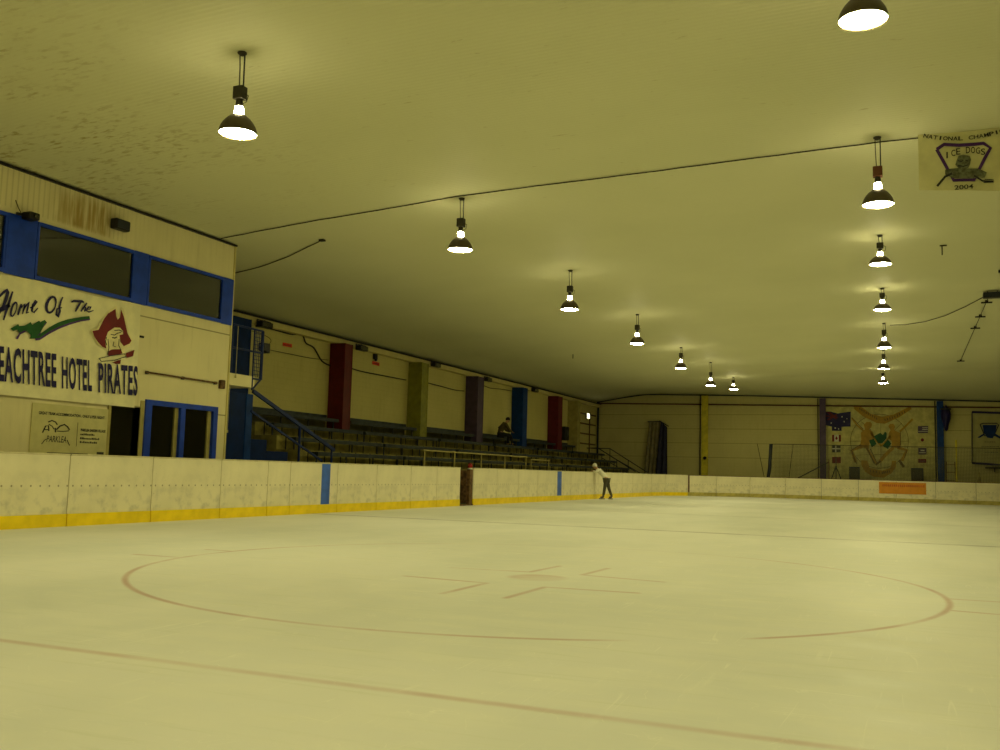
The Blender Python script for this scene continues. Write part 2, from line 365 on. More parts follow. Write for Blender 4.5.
# outer walls
ST('wall_left', MB().box((XL-.25, YB, -.3), (XL, YF+.25, 6.55)), 'wall')
mb = MB(); xs = [-21.25, -19, -17.3, -10, 0, 5.5, 12, 20.25]
mb.add([(x, y, z) for y in (YF, YF+.25) for x in xs for z in (-.3, ceil_z(x, YF)+.08)],
       [(2*i, 2*i+2, 2*i+3, 2*i+1) for i in range(len(xs)-1)]+[(16+2*i, 16+2*i+1, 16+2*i+3, 16+2*i+2) for i in range(len(xs)-1)]+
       [(2*i+1, 2*i+3, 16+2*i+3, 16+2*i+1) for i in range(len(xs)-1)])
ST('wall_far', mb, 'farwall')
ST('wall_right', MB().box((20, -8, -.3), (20.25, YF+.25, 7)), 'rest')
ST('wall_near', MB().box((-21.25, -8.25, -.3), (20.25, -8, 8)), 'rest')
# booth block in the left foreground: front wall with openings
op = [(10.2, 12.98, 4.86, 5.88), (13.78, 16.33, 4.86, 5.88), (16.87, 19.4, 4.86, 5.88), (15.98, 16.86, 0, 2.44), (17.0, 19.5, 0, 2.62)]
yb = sorted({-8., YB}|{q for o in op for q in o[:2]}); zb = sorted({-.3, 6.9}|{q for o in op for q in o[2:] if q > 0})
mb = MB()
for i in range(len(yb)-1):
    runs = []; z0 = None
    for j in range(len(zb)-1):
        ym = (yb[i]+yb[i+1])/2; zm = (zb[j]+zb[j+1])/2
        hole = any(o[0] < ym < o[1] and o[2] < zm < o[3] for o in op)
        if not hole and z0 is None: z0 = zb[j]
        if hole and z0 is not None: runs.append((z0, zb[j])); z0 = None
    if z0 is not None: runs.append((z0, zb[-1]))
    for a, b in runs: mb.box((XB-.15, yb[i], a), (XB, yb[i+1], b))
ST('wall_booth_front', mb, 'booth')
ST('wall_booth_end', MB().box((XL, YB-.15, -.3), (XB-.15, YB, 6.85)), 'booth')
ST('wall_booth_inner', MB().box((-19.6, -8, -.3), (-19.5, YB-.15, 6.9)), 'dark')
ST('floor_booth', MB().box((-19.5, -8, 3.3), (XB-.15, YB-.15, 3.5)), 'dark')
ST('trim_1', MB().box((XB, YB-.02, 1.0), (XB+.03, YB+.03, 6.86)), 'beam')
# blue window band
def win(name, y0, y1, z0, z1):
    fr = MB(); t = .05
    fr.box((XB-.16, y0-t, z0-.08), (XB+.05, y1+t, z0)).box((XB-.16, y0-t, z1), (XB+.05, y1+t, z1+.07))
    fr.box((XB-.16, y0-t, z0), (XB+.04, y0, z1)).box((XB-.16, y1, z0), (XB+.04, y1+t, z1))
    o = ST(name, fr, 'bluef')
    MB().box((XB-.01, y0, z0), (XB, y1, z1)).build('pane', 'glass', o)
    return o
for k, o in enumerate(op[:3]): win('window_%d' % (k+1), *o)
ST('trim_2', MB().box((XB-.01, 13.04, 4.77), (XB+.035, 13.72, 5.96)), 'bluef')
ST('trim_3', MB().box((XB-.01, 16.38, 4.77), (XB+.035, 16.81, 5.96)), 'bluef')
ST('trim_4', MB().box((XB-.01, 19.46, 4.77), (XB+.035, 19.84, 5.96)), 'bluef')
# ground-floor openings
fr = MB().box((XB-.04, 17.0, 2.52), (XB+.04, 19.5, 2.64)).box((XB-.04, 17.0, 0), (XB+.04, 17.2, 2.52)).box((XB-.04, 19.34, 0), (XB+.04, 19.5, 2.52)).box((XB-.04, 18.16, 0), (XB+.04, 18.32, 2.52))
d1 = ST('door_1', fr, 'bluef')
for y0, y1 in ((17.2, 18.16), (18.32, 19.34)):
    MB().box((XB-.10, y1-.12, 0), (XB-.04, y1, 2.52)).build('jamb', 'tan', d1); MB().box((XB-.09, y0, 0), (XB-.08, y1-.12, 2.52)).build('pane', 'glass', d1)
d2 = ST('door_2', MB().box((XB-.12, 15.9, 0), (XB+.03, 15.98, 2.5)).box((XB-.12, 16.86, 0), (XB+.02, 16.98, 2.6)), 'tan')
MB().box((XB-.11, 15.98, 0), (XB-.10, 16.86, 2.44)).build('pane', 'glass', d2)
# eave beam above the stands, corner pipe and rail on the far wall
ST('trim_5', MB().box((XL, YB, 6.10), (XL+.3, YF, 6.32), .02), 'beam')
ST('trim_6', MB().box((XL+.0, YB, 6.32), (XL+.34, YF, 6.37)), 'black')
mb = MB(); mb.tube([(XL+.05, YF-.12, 6.42), (5.5, YF-.12, 6.06), (12, YF-.12, 5.97)], .045, 8); ST('trim_7', mb, 'cap')
ST('trim_8', MB().tube([(XL+.12, YF-.12, 0), (XL+.12, YF-.12, 6.5)], .07, 10), 'steel')
mb = MB()
for a, b in zip(xs, xs[1:]): mb.bar((a, YF-.04, ceil_z(a, YF)-.03), (b, YF-.04, ceil_z(b, YF)-.03), .08, .09)
ST('trim_9', mb, 'steel')
mb = MB()
mb.bar((XB+.03, -8, 6.865), (XB+.03, YB+.03, 6.865), .06, .045); ST('trim_10', mb, 'black')
# ------------------------------------------------------------------ COLUMNS
cols = [(24.6, 26.25, 'dblue', 'dark blue wall column beside the stair landing', -.1), (32.15, 32.72, 'red', 'red wall column, nearer of the two red ones', 2.65),
        (38.7, 39.35, 'green', 'olive green wall column above the stands', 2.65), (44.95, 45.7, 'purple', 'purple wall column between the green and light blue ones', 2.65),
        (51.3, 52.0, 'blue', 'blue wall column beside the seated spectator', 2.65), (57.4, 58.2, 'maroon', 'dark red wall column farthest along the stands', 2.65),
        (61.3, 61.9, 'tan', 'tan wall column near the far corner', 2.65)]
for y0, y1, mt, lab, z0 in cols:
    t = empty('wall_column', ((XL+XL+.7)/2, (y0+y1)/2, z0), lab, 'column', 'painted columns along the stands')
    MB().box((XL+.005, y0, z0), (XL+.7, y1, 6.09), .015).build('shaft', mt, t)
    MB().box((XL+.7, y0, z0), (XL+.715, y0+.05, 6.09)).box((XL+.7, y1-.05, z0), (XL+.715, y1, 6.09)).build('flange', mt, t)
for x0, x1, mt, lab in ((-13.25, -12.8, 'yel', 'yellow column on the far wall'), (-5.35, -4.95, 'purple', 'purple column on the far wall beside the flags'), (1.83, 2.22, 'blue', 'blue column on the far wall right of the crest mural')):
    t = empty('wall_column', ((x0+x1)/2, YF-.2, 0), lab, 'column', 'painted columns on the far wall'); h = ceil_z(x0, YF)-.12
    MB().box((x0, YF-.3, 0), (x1, YF-.18, h)).build('shaft', mt, t)
    MB().box((x0+.05, YF-.18, 0), (x1-.05, YF-.005, h)).build('web', mt, t)
    MB().tube([(x0-.1, YF-.25, 0), (x0-.1, YF-.25, h)], .035).build('conduit', 'wire', t)
# ------------------------------------------------------------------ RINK BOARDS
BH = 1.325
def mk_board(p, q, lab, stripes=(), far=False):
    """panel from p to q, its ice face on the right-hand side when walking p to q"""
    P = Vector((p[0], p[1], 0)); Q = Vector((q[0], q[1], 0)); L = (Q-P).length; ang = math.atan2(Q.y-P.y, Q.x-P.x)
    t = empty('rink_board', P, lab, 'rink board', 'white rink boards round the ice'); t.rotation_euler.z = ang
    def part(name, mbb, mt):
        me_o = bpy.data.objects.new(name, None); bpy.data.objects.remove(me_o)
        me = bpy.data.meshes.new(name); me.from_pydata(mbb.v, [], mbb.f); me.materials.append(MT[mt]); o = bpy.data.objects.new(name, me); COL.objects.link(o); o.parent = t; return o
    part('panel', MB().box((.01, 0, .23), (L-.01, .05, BH-.03), .003), 'board')
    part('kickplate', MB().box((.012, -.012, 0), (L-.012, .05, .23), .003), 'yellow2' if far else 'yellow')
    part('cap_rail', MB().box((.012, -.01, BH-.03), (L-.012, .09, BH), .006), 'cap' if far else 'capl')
    for x in (.06, L/2, L-.06): part('backing_post', MB().box((x-.03, .05, 0), (x+.03, .13, BH-.04)), 'steel')
    for a, b, mt in stripes: part('stripe', MB().box((a, -.006, .22), (b, 0, BH-.035)), mt)
    return t
yb_ = [9.04, 11.17, 13.3, 15.43, 17.57, 19.3, 20.22, 22.4, 24.5, 26.6, 28.4, 30.2]
left_lab = ['white rink board at the left edge of the photo', 'white rink board below the left half of the big team banner', 'white rink board below the accommodation sign',
  'white rink board below the dark opening and sliding door', 'white rink board below the booth corner', 'narrow white gate panel in the boards left of the first blue stripe',
  'white rink board with a vertical blue stripe, nearest the camera']
for k in range(len(yb_)-1):
    lab = left_lab[k-0] if k < 1 else (left_lab[k-0] if k < 7 else 'white rink board, %s to the left of the dark doorway gap' % ORD[len(yb_)-2-k])
    st = [(21.62-yb_[k], 22.02-yb_[k], 'bstripe')] if k == 6 else []
    mk_board((LB, yb_[k]), (LB, yb_[k+1]), lab, st)
ys2 = [31.3+2.166*k for k in range(13)]
for k in range(12):
    lab = 'white rink board, %s to the right of the dark doorway gap' % ORD[k]
    st = []
    if ys2[k] < 40.5 < ys2[k+1]: st = [(40.25-ys2[k], 40.8-ys2[k], 'bstripe')]; lab = 'white rink board with a thin blue stripe, left of the skater'
    mk_board((LB, ys2[k]), (LB, ys2[k+1]), lab, st)
arc = []
for k in range(6):
    t = math.pi-k*math.pi/10; arc.append((LB+RA+RA*math.cos(t), FB-RA+RA*math.sin(t)))
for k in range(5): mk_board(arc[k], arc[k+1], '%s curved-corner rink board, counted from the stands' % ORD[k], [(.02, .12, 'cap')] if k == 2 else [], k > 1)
for k in range(7):
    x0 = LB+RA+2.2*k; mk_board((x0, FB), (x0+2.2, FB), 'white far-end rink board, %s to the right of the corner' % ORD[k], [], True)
ST('trim_11', MB().box((LB-.06, 30.2, 0), (LB, 31.3, .05)), 'wood')
t = empty('gate_post', (LB-.08, 30.95, 0), 'brown timber gate leaf standing open in the doorway gap', 'gate')
MB().box((LB-.14, 31.02, .05), (LB-.02, 31.28, BH-.06), .01).build('post', 'wood', t)
MB().box((LB-1.1, 31.0, .08), (LB-.14, 31.06, BH-.1), .01).build('leaf', 'wood', t)
MB().box((LB-.5, 30.97, .5), (LB-.42, 31.0, 1.0)).build('handle', 'post', t)
t = empty('warning_lamp', (LB-.08, 31.15, BH-.06), 'small red lamp on the post of the doorway gap', 'lamp')
MB().lathe([(.0, 0), (.09, 0), (.09, .04), (.05, .05)], (LB-.08, 31.15, BH-.06), 16).build('base', 'wht', t)
MB().lathe([(.07, .05), (.09, .10), (.08, .17), (.03, .21), (0, .22)], (LB-.08, 31.15, BH-.06), 16).build('lens', 'redl', t)
# orange hoarding on the far boards
t = empty('advertising_panel', (-.27, FB-.02, .45), 'orange advertising strip fixed to the far boards', 'sign')
MB().box((-1.6, FB-.03, .50), (1.07, FB-.002, 1.2), .004).build('panel', 'orange', t)
mb = MB()
for k in range(22): mb.box((-1.4+.11*k, FB-.036, .93), (-1.4+.11*k+.07, FB-.03, 1.07))
mb.build('lettering', 'orange2', t)
# ------------------------------------------------------------------ STANDS
tiers = [(-16.35, .85), (-17.35, 1.28), (-18.25, 1.75), (-19.15, 2.22), (-20.05, 2.66)]
mb = MB(); Y0, Y1 = 26.4, 65.2
prof = [(-16.35, -.1), (-16.35, .85)]
for k in range(1, 5): prof += [(tiers[k][0], tiers[k-1][1]), tiers[k]]
prof += [(XL+.001, 2.66), (XL+.001, -.1)]
mb.add([(x, Y0, z) for x, z in prof]+[(x, Y1, z) for x, z in prof],
       [tuple(range(len(prof))), tuple(range(2*len(prof)-1, len(prof)-1, -1))]+[(i, i+len(prof), (i+1) % len(prof)+len(prof), (i+1) % len(prof)) for i in range(len(prof))])
o = ST('floor_stands', mb, 'riser')
mb = MB()
for k in range(1, 5):
    for i in range(int((Y1-Y0)/1.0)):
        y = Y0+.5+i; mb.box((tiers[k][0], y-.02, tiers[k-1][1]), (tiers[k][0]+.02, y+.02, tiers[k][1]))
tag(mb.build('riser_batten', 'black', o), kind='stuff')
def bench(y0, y1, x, z, lab, back=False):
    t = empty('bench', (x, (y0+y1)/2, z-.42), lab, 'bench', 'bleacher benches in the stands')
    MB().box((x-.16, y0, z-.09), (x-.01, y1, z), .008).build('seat_plank', 'plank', t)
    MB().box((x+.01, y0, z-.13), (x+.16, y1, z), .008).build('seat_plank', 'plank', t)
    n = max(2, round((y1-y0)/1.8)+1)
    for k in range(n):
        y = y0+.15+(y1-y0-.3)*k/(n-1)
        MB().box((x-.02, y-.025, z-.42), (x+.02, y+.025, z-.12)).box((x-.14, y-.02, z-.13), (x+.14, y+.02, z-.09)).build('leg', 'steel', t)
    return t
bays = [(26.6, 32.0), (32.9, 38.5), (39.5, 44.8), (45.9, 51.1), (52.2, 57.2), (58.4, 61.15)]
bnames = ['bay left of the near red column', 'bay between red and green columns', 'bay between green and purple columns', 'bay between purple and blue columns', 'bay right of the blue column', 'last bay by the far stairs']
rown = ['front row', 'second row', 'third row', 'top row']
for r in range(4):
    z = 1.70+.47*r-(.03 if r == 3 else 0); x = -17.8-.9*r
    for k, (a, b) in enumerate(bays):
        if r < 3: a2 = a-.35 if k else a; b2 = b+.35 if k < 5 else 64.9
        else: a2, b2 = a, b
        bench(a2, b2, x, z, 'dark plank bench, %s of the %s' % (rown[r], bnames[k]))
# low back board along the wall behind the top row
for k, (a, b) in enumerate(bays):
    t = empty('back_rail', (XL+.04, (a+b)/2, 3.0), 'dark rail on the wall behind the top bench, %s' % bnames[k], 'rail', 'rails behind the top row')
    MB().box((XL+.005, a, 3.08), (XL+.1, b, 3.24), .006).build('rail', 'plank', t)
    MB().box((XL+.005, a, 2.67), (XL+.03, b, 3.08)).build('panel', 'tread', t)
# pale front handrail
t = empty('handrail', (-16.55, 34, .85), 'pale yellow handrail along the front walkway of the stands', 'handrail')
mb = MB(); mb.tube([(-16.55, 31.9, 1.93), (-16.55, 42.5, 1.93)], .03); mb.build('top_rail', 'post', t)
for y in (32.0, 34.6, 37.2, 39.8, 42.4): MB().tube([(-16.55, y, .85), (-16.55, y, 1.93)], .03).build('post', 'post', t)
t = empty('handrail', (-18.3, 46.2, 1.75), 'short pale handrail below the seated spectator', 'handrail')
MB().tube([(-17.4, 45.2, 1.86), (-17.4, 48.0, 1.86)], .03).build('top_rail', 'post', t)
for y in (45.3, 47.9): MB().tube([(-17.4, y, 1.28), (-17.4, y, 1.86)], .025).build('post', 'post', t)
# stair landing at the booth end
t = empty('stair_landing', (-18.4, 20.4, 3.2), 'cream landing slab projecting from the booth corner with blue balustrade', 'landing')
MB().box((-20.9, YB+.005, 3.25), (XB+.0, 20.95, 3.56), .01).build('slab', 'booth', t)
bal = MB(); A = XB+.0
for z in (4.82, 4.22): bal.tube([(A, 19.93, z), (A, 21.2, z)], .028)
bal.build('rail', 'bsteel', t)
MB().tube([(A, 19.95, 3.56), (A, 19.95, 4.82)], .028).build('post', 'bsteel', t)
MB().tube([(A, 20.85, 3.2), (A, 20.85, 4.82)], .022).build('post', 'bsteel', t)
MB().tube([(A, 21.2, 3.5), (A, 21.2, 4.82)], .045).build('post', 'bsteel', t)
mb = MB()
for k in range(12): mb.tube([(A, 20.85, 3.62+.1*k), (A, 21.2, 3.62+.1*k)], .009, 6)
for k in range(4): mb.tube([(A, 20.92+.075*k, 3.56), (A, 20.92+.075*k, 4.82)], .009, 6)
mb.build('mesh_infill', 'bsteel', t)
MB().tube([(A, 21.2, 3.5), (A, 20.85, 3.2)], .025).tube([(A, 20.85, 3.5), (A, 21.2, 3.5)], .025).build('bracket', 'bsteel', t)
# stair from the landing into the stands
t = empty('stair_handrail', (-16.35, 23.6, .8), 'dark blue sloping handrail running down from the landing to the stands', 'handrail')
a = onx(253, 391, -16.35); b = onx(334, 450, -16.35); c = onx(251, 411, -16.35); d = onx(322, 461, -16.35)
MB().bar(a, b, .07, .10).build('handrail', 'bsteel', t)
MB().bar(c, d, .045, .06).build('lower_rail', 'bsteel', t)
for u in (.55, .97):
    p = a.lerp(b, u); MB().bar(p, (p.x, p.y, 0), .05, .05).build('post', 'bsteel', t)
t = empty('blue_partition', (-17.0, 22.6, -.01), 'dark blue stepped partition under the landing beside the booth corner', 'partition')
p1 = onx(250.5, 440, -17.4); p2 = onx(267, 440, -17.4); p3 = onx(288, 452, -17.4)
MB().box((-17.5, 20.1, 0), (-17.4, p1.y-.3, 3.24), .01).build('tall_panel', 'dblue', t)
MB().box((-17.52, p1.y-.3, 0), (-17.38, p1.y, 3.24), .01).build('end_post', 'blue', t)
MB().box((-17.5, p1.y, 0), (-17.4, p2.y, p2.z), .01).build('middle_panel', 'dblue', t)
MB().box((-17.5, p2.y, 0), (-17.4, p3.y, p3.z), .01).build('low_panel', 'dblue', t)
# far stairs rails in the corner
t = empty('stair_rail', (-19, 65.9, 0), 'dark steel stair railing going down at the far end of the stands', 'railing')
for yy in (65.5, 66.5):
    a = ony(598, 448, yy); b = ony(640, 471, yy)
    e = 12 if yy > 66 else 0
    a = ony(598+e, 448+e*.05, yy); b = ony(636+e*.9, 472, yy); k0 = ony(582, 448, yy)
    MB().tube([k0, a, b], .035).build('top_rail', 'steel', t)
    a_ = ony(602+e, 458, yy); b_ = ony(628+e, 473, yy); MB().tube([a_, b_], .028).build('lower_rail', 'steel', t)
    for u in (0, .5): p = a.lerp(b, u); MB().tube([p, (p.x, p.y, 0)], .03).build('post', 'steel', t)
MB().box((-20.9, 65.45, 0), (-18.2, 66.5, 1.6)).box((-18.2, 65.45, 0), (-17.6, 66.5, 1.2)).box((-17.6, 65.45, 0), (-17.0, 66.5, .8)).box((-17.0, 65.45, 0), (-16.4, 66.5, .4)).build('steps', 'tread', t)
# shelf-like barred panel and lamp near the corner
t = empty('wall_bars', (XL+.1, 65.9, 2.7), 'cream barred panel on the stands wall by the far corner', 'panel')
MB().box((XL+.005, 63.8, 2.67), (XL+.06, 67.3, 5.9)).build('panel', 'beam', t)
mb = MB()
for z in (3.3, 4.0, 4.7, 5.4): mb.box((XL+.06, 63.8, z), (XL+.14, 67.3, z+.09))
mb.box((XL+.06, 65.9, 2.67), (XL+.12, 66.0, 5.6)); mb.build('bar', 'wood', t)
p = onx(588, 416, XL+.2)
t = empty('wall_light', p, 'small bright white light on the wall by the far corner', 'light')
MB().box((XL+.15, p.y-.3, p.z-.22), (XL+.22, p.y+.3, p.z+.22), .02).build('housing', 'wht', t)
MB().box((XL+.22, p.y-.24, p.z-.16), (XL+.25, p.y+.24, p.z+.16), .01).build('lens', 'exitl', t)
p = onx(564, 432, -20.9)
t = empty('loudspeaker', (XL+.2, 60.6, 3.3), 'dark loudspeaker on the wall right of the far red column', 'loudspeaker')
MB().box((XL+.005, 59.9, 3.4), (XL+.35, 60.7, 4.3), .04).build('cabinet', 'black', t)
MB().lathe([(.0, .0), (.22, 0), (.2, .02), (.0, .03)], (0, 0, 0), 20).build('cone', 'steel', t)
c = t.children[-1]; c.rotation_euler = (0, math.pi/2, 0); c.location = Vector((XL+.35, 60.3, 3.85))-t.location
for v in c.data.vertices: v.co = v.co+t.location
# floodlights on the eave
for k, (px, py) in enumerate(((265, 321), (362, 345), (436, 362), (488, 377), (535, 388))):
    p = onx(px, py, XL+.45); p.z -= .14; lab = ['black floodlight on the eave beam above the stair landing', 'black floodlight on the eave beam beside the near red column', 'black floodlight on the eave beam between green and purple columns',
        'black floodlight on the eave beam beside the purple column', 'black floodlight on the eave beam beside the blue column'][k]
    t = empty('floodlight', p, lab, 'floodlight', 'floodlights along the eave beam')
    MB().box((p.x-.12, p.y-.33, p.z-.10), (p.x+.12, p.y+.33, p.z+.10), .03).build('housing', 'black', t)
    MB().box((p.x+.12, p.y-.28, p.z-.08), (p.x+.135, p.y+.28, p.z+.07)).build('glass', 'glass', t)
    MB().bar((p.x-.05, p.y-.37, p.z), (p.x-.05, p.y-.37, p.z+.14), .03, .03).bar((p.x-.05, p.y+.37, p.z), (p.x-.05, p.y+.37, p.z+.14), .03, .03).bar((p.x-.05, p.y-.38, p.z+.14), (p.x-.05, p.y+.38, p.z+.14), .03, .03).bar((p.x-.3, p.y, p.z+.14), (p.x, p.y, p.z+.14), .04, .04).build('bracket', 'steel', t)
# red signs
for px, py, w_, lab in ((287.5, 345, 9, 'small red sign on the wall left of the near red column'), (376, 363.5, 7, 'small red sign on the wall right of the near red column')):
    t = empty('wall_sign', onx(px, py, XL+.02), lab, 'sign', 'red wall signs'); mb = MB()
    polyx(mb, [(px-w_/2, py-2.6), (px+w_/2, py-.8), (px+w_/2, py+2.6), (px-w_/2, py+.8)], XL+.02, .015); mb.build('plate', 'redp', t)
    mb = MB(); polyx(mb, [(px-w_/2+1, py-.6), (px+w_/2-1, py+.3), (px+w_/2-1, py+1), (px-w_/2+1, py+.1)], XL+.026, .004); mb.build('lettering', 'mar', t)
t = empty('alarm_sounder', onx(376, 357, XL+.1), 'small black fitting above the right-hand red sign', 'fitting')
p = t.location; MB().box((XL+.002, p.y-.12, p.z-.1), (XL+.12, p.y+.12, p.z+.14), .02).build('body', 'black', t)
MB().lathe([(0, -.18), (.05, -.17), (.07, -.1)], p, 10).build('horn', 'steel', t)
# loose cables on the left wall
def cable(px, x, lab, r=.018, mt='wire', name='cable'):
    P = [onx(a, b, x) for a, b in px]; Q = []
    for i in range(len(P)-1):
        p0 = P[max(0, i-1)]; p1 = P[i]; p2 = P[i+1]; p3 = P[min(len(P)-1, i+2)]
        for k in range(5):
            t = k/5; Q.append(.5*((2*p1)+(p2-p0)*t+(2*p0-5*p1+4*p2-p3)*t*t+(3*p1-p0-3*p2+p3)*t**3))
    Q.append(P[-1]); o = MB().tube(Q, r, 6).build(name, mt); tag(o, lab, 'cable'); return o
cable([(256, 326), (272, 329), (290, 334), (302, 335), (306, 343), (314, 348), (322, 361), (331, 366)], XL+.06, 'black cable sagging across the wall left of the near red column', .03)
cable([(345, 366), (360, 371), (385, 376), (406, 380)], XL+.05, 'black cable between the near red and green columns', .025)
cable([(424, 382), (440, 386), (455, 390), (464, 391)], XL+.05, 'black cable between the green and purple columns', .025)
cable([(480, 384), (490, 388), (500, 389), (512, 391)], XL+.05, 'thin cable between the purple and blue columns', .02)
cable([(270, 350), (290, 354), (310, 358), (328, 360)], XL+.03, 'thin wire line on the wall below the red sign', .012)
# black speaker on the landing balustrade
p = onx(264, 347, -16.3)
t = empty('loudspeaker', p, 'small black loudspeaker clamped to the landing balustrade', 'loudspeaker')
mb = MB(); mb.add([(p.x-.1, p.y-.12, p.z-.1), (p.x+.1, p.y-.12, p.z-.1), (p.x+.1, p.y-.12, p.z+.1), (p.x-.1, p.y-.12, p.z+.1),
                   (p.x-.1, p.y+.14, p.z-.16), (p.x+.1, p.y+.14, p.z-.16), (p.x+.1, p.y+.14, p.z+.1), (p.x-.1, p.y+.14, p.z+.1)],
                  [(0,1,2,3), (7,6,5,4), (0,4,5,1), (1,5,6,2), (2,6,7,3), (3,7,4,0)]); mb.build('cabinet', 'black', t)
MB().bar((p.x, p.y-.1, p.z), (p.x+.2, 21.2, p.z), .04, .04).build('clamp', 'steel', t)
cable([(252, 331), (262, 334), (271, 340), (267, 347)], -16.3, 'thin loop of wire above the balustrade loudspeaker', .008)
for (x, a, b, lab) in ((-15.97, (232, 390), (231, 431), 'pale pull cord hanging below the landing'), (-15.93, (239, 334), (236, 376), 'pale cord hanging behind the landing balustrade')):
    p = onx(*a, x); q = onx(*b, x); q.y = p.y; p.z = 3.26 if p.z < 4 else 4.8; p.x = q.x = (-16.05 if p.z < 4 else -15.965)
    t = empty('pull_cord', q, lab, 'cord', None); MB().tube([p, q], .008, 6).build('string', 'cord', t); MB().lathe([(0, -.05), (.025, -.04), (.02, .02), (0, .04)], q, 10).build('toggle', 'cord', t)
# ------------------------------------------------------------------ THINGS ON THE BOOTH WALL
XW = XB+.07
t = empty('team_banner', (XW, 14.1, 2.42), 'large cream banner with a pirate head emblem and navy lettering on the booth', 'banner')
mb = MB(); ny, nz = 60, 16; vs = []
for j in range(nz+1):
    for i in range(ny+1):
        y = 11.3+(16.62-11.3)*i/ny; v = j/nz; top = 4.76-.10*math.exp(-((y-15.9)/.5)**2)*0-.05*math.sin(math.pi*(y-11.3)/2.6)**2; z = 2.42+(top-2.42)*v
        vs.append((XW+.006*math.sin(y*3.1+z*2)+.008*math.sin(6*(y*.4+z)), y, z))
mb.add(vs, [(j*(ny+1)+i, j*(ny+1)+i+1, (j+1)*(ny+1)+i+1, (j+1)*(ny+1)+i) for j in range(nz) for i in range(ny)], True)
mb.add([(XW-.012, y, z) for x, y, z in vs], [(j*(ny+1)+i, (j+1)*(ny+1)+i, (j+1)*(ny+1)+i+1, j*(ny+1)+i+1) for j in range(nz) for i in range(ny)], True)
mb.build('cloth', 'cloth', t)
XD = XW+.024
mb = MB()
for body, cs in (('PEACHTREE', ((-8, 380.5), (56.5, 388), (56.5, 353.5), (-8, 344.5))), ('HOTEL', ((62, 388.7), (92, 391.8), (92, 360.3), (62, 356))), ('PIRATES', ((98.5, 392.7), (137.5, 396), (138, 366), (98.5, 362.5)))):
    tm = quad_text(body, cs, XD, .026); mb.add(tm.v, tm.f)
mb.build('lettering', 'navy', t)
mb = MB(); A = dict(on=onx, c=XD, nrm=(1,0,0), taper=True)
for stp, wd in (([(-4, 302), (0, 296), (4, 292), (7.5, 290), (8, 292), (6, 300), (3, 307), (0, 312), (-4, 318)], 2.0), ([(12.8, 291.5), (10.5, 298), (8.5, 305), (6, 312), (3.6, 320)], 1.7), ([(-2, 312), (2, 309), (6, 307), (10, 305)], 3.2),
               (ring_px(14, 309.3, 2.3, 7.3, .3), 1.3), ([(21.5, 304), (19.5, 310), (18, 315)], 1.5), ([(18.5, 311), (21.5, 307), (25, 304), (24, 309), (22.5, 314)], 1.2), ([(23, 311), (26.5, 305), (29, 302), (28, 307), (26.5, 313.5), (29, 312)], 1.2),
               ([(30, 308), (34, 306), (37, 301.5), (36, 300.5), (33, 305), (32, 311), (34, 312.5), (38, 308)], 1.4),
               (ring_px(51.3, 304.8, 4.4, 8.2, .3), 1.8), ([(63, 297), (61, 301), (59.5, 307), (60, 311), (58, 317), (56.5, 315), (57, 309), (62, 307.5)], 1.4),
               ([(71.5, 302), (74, 301), (82, 301.3), (84, 302.5)], 1.6), ([(81, 302), (78.5, 306), (75.5, 311.5)], 1.4), ([(87, 303), (84, 307), (81, 311.5)], 1.2), ([(82, 309), (85, 306.5), (86, 308), (84.5, 311.5)], 1.1),
               ([(87, 309.5), (90, 309), (91, 307), (88.5, 307), (86.5, 310.5), (89, 312), (93.5, 310.5)], 1.1)):
    ribbon(mb, stp, wd*1.55, **A)
mb.build('script_lettering', 'navy', t)
Q = lambda L, s_=5.356, ox=0, oy=260: [(ox+a/s_, oy+b/s_) for a, b in L]
mb = MB(); polyx(mb, Q([(135, 605), (230, 550), (240, 576), (310, 570), (385, 525), (402, 560), (490, 508), (502, 528), (560, 498), (588, 530), (500, 652), (512, 668), (620, 590), (720, 535), (850, 490), (1010, 462), (1118, 450), (1125, 482), (1010, 500), (870, 535), (740, 582), (620, 640), (490, 728), (440, 730), (370, 735), (392, 690), (335, 640), (255, 680), (235, 650), (215, 622), (165, 638)], 12.5, 0, 280)+Q([], 1), XD); mb.build('swoosh', 'gr', t)
mb = MB(); polyx(mb, Q([(588, 530), (500, 652), (512, 668), (490, 690), (470, 700), (540, 590), (560, 540)], 12.5, 0, 280), XD+.002); polyx(mb, Q([(335, 640), (255, 680), (225, 740), (195, 735), (240, 665), (300, 630)], 12.5, 0, 280), XD+.002); polyx(mb, Q([(440, 730), (490, 728), (620, 640), (740, 582), (870, 535), (1010, 500), (1125, 482), (1128, 500), (1010, 518), (870, 560), (740, 610), (620, 672), (500, 750), (450, 755)], 12.5, 0, 280), XD+.002); mb.build('swoosh_shadow', 'inkp', t)
H = lambda L: Q(L, 10.714, 80, 295)
mb = MB(); polyx(mb, H([(118, 380), (190, 350), (250, 250), (300, 180), (390, 115), (420, 230), (440, 130), (470, 150), (505, 320), (525, 410), (565, 480), (545, 540), (470, 575), (480, 650), (330, 640), (290, 590), (190, 530)]), XD); mb.build('emblem_ground', 'cream', t)
mb = MB(); polyx(mb, H([(135, 385), (200, 372), (255, 262), (300, 200), (382, 148), (388, 225), (405, 266), (428, 240), (442, 158), (470, 230), (490, 320), (510, 410), (552, 490), (532, 520), (470, 548), (432, 500), (425, 430), (462, 420), (462, 385), (430, 350), (370, 348), (300, 395), (270, 480), (282, 572), (240, 555), (190, 500), (150, 440)]), XD+.003)
polyx(mb, H([(302, 605), (345, 583), (438, 580), (455, 625), (400, 640), (305, 655)]), XD+.003); polyx(mb, H([(492, 625), (585, 588), (568, 655), (500, 676)]), XD+.003); polyx(mb, H([(345, 722), (440, 690), (432, 738), (385, 740)]), XD+.003)
mb.build('emblem_hat', 'mar', t)
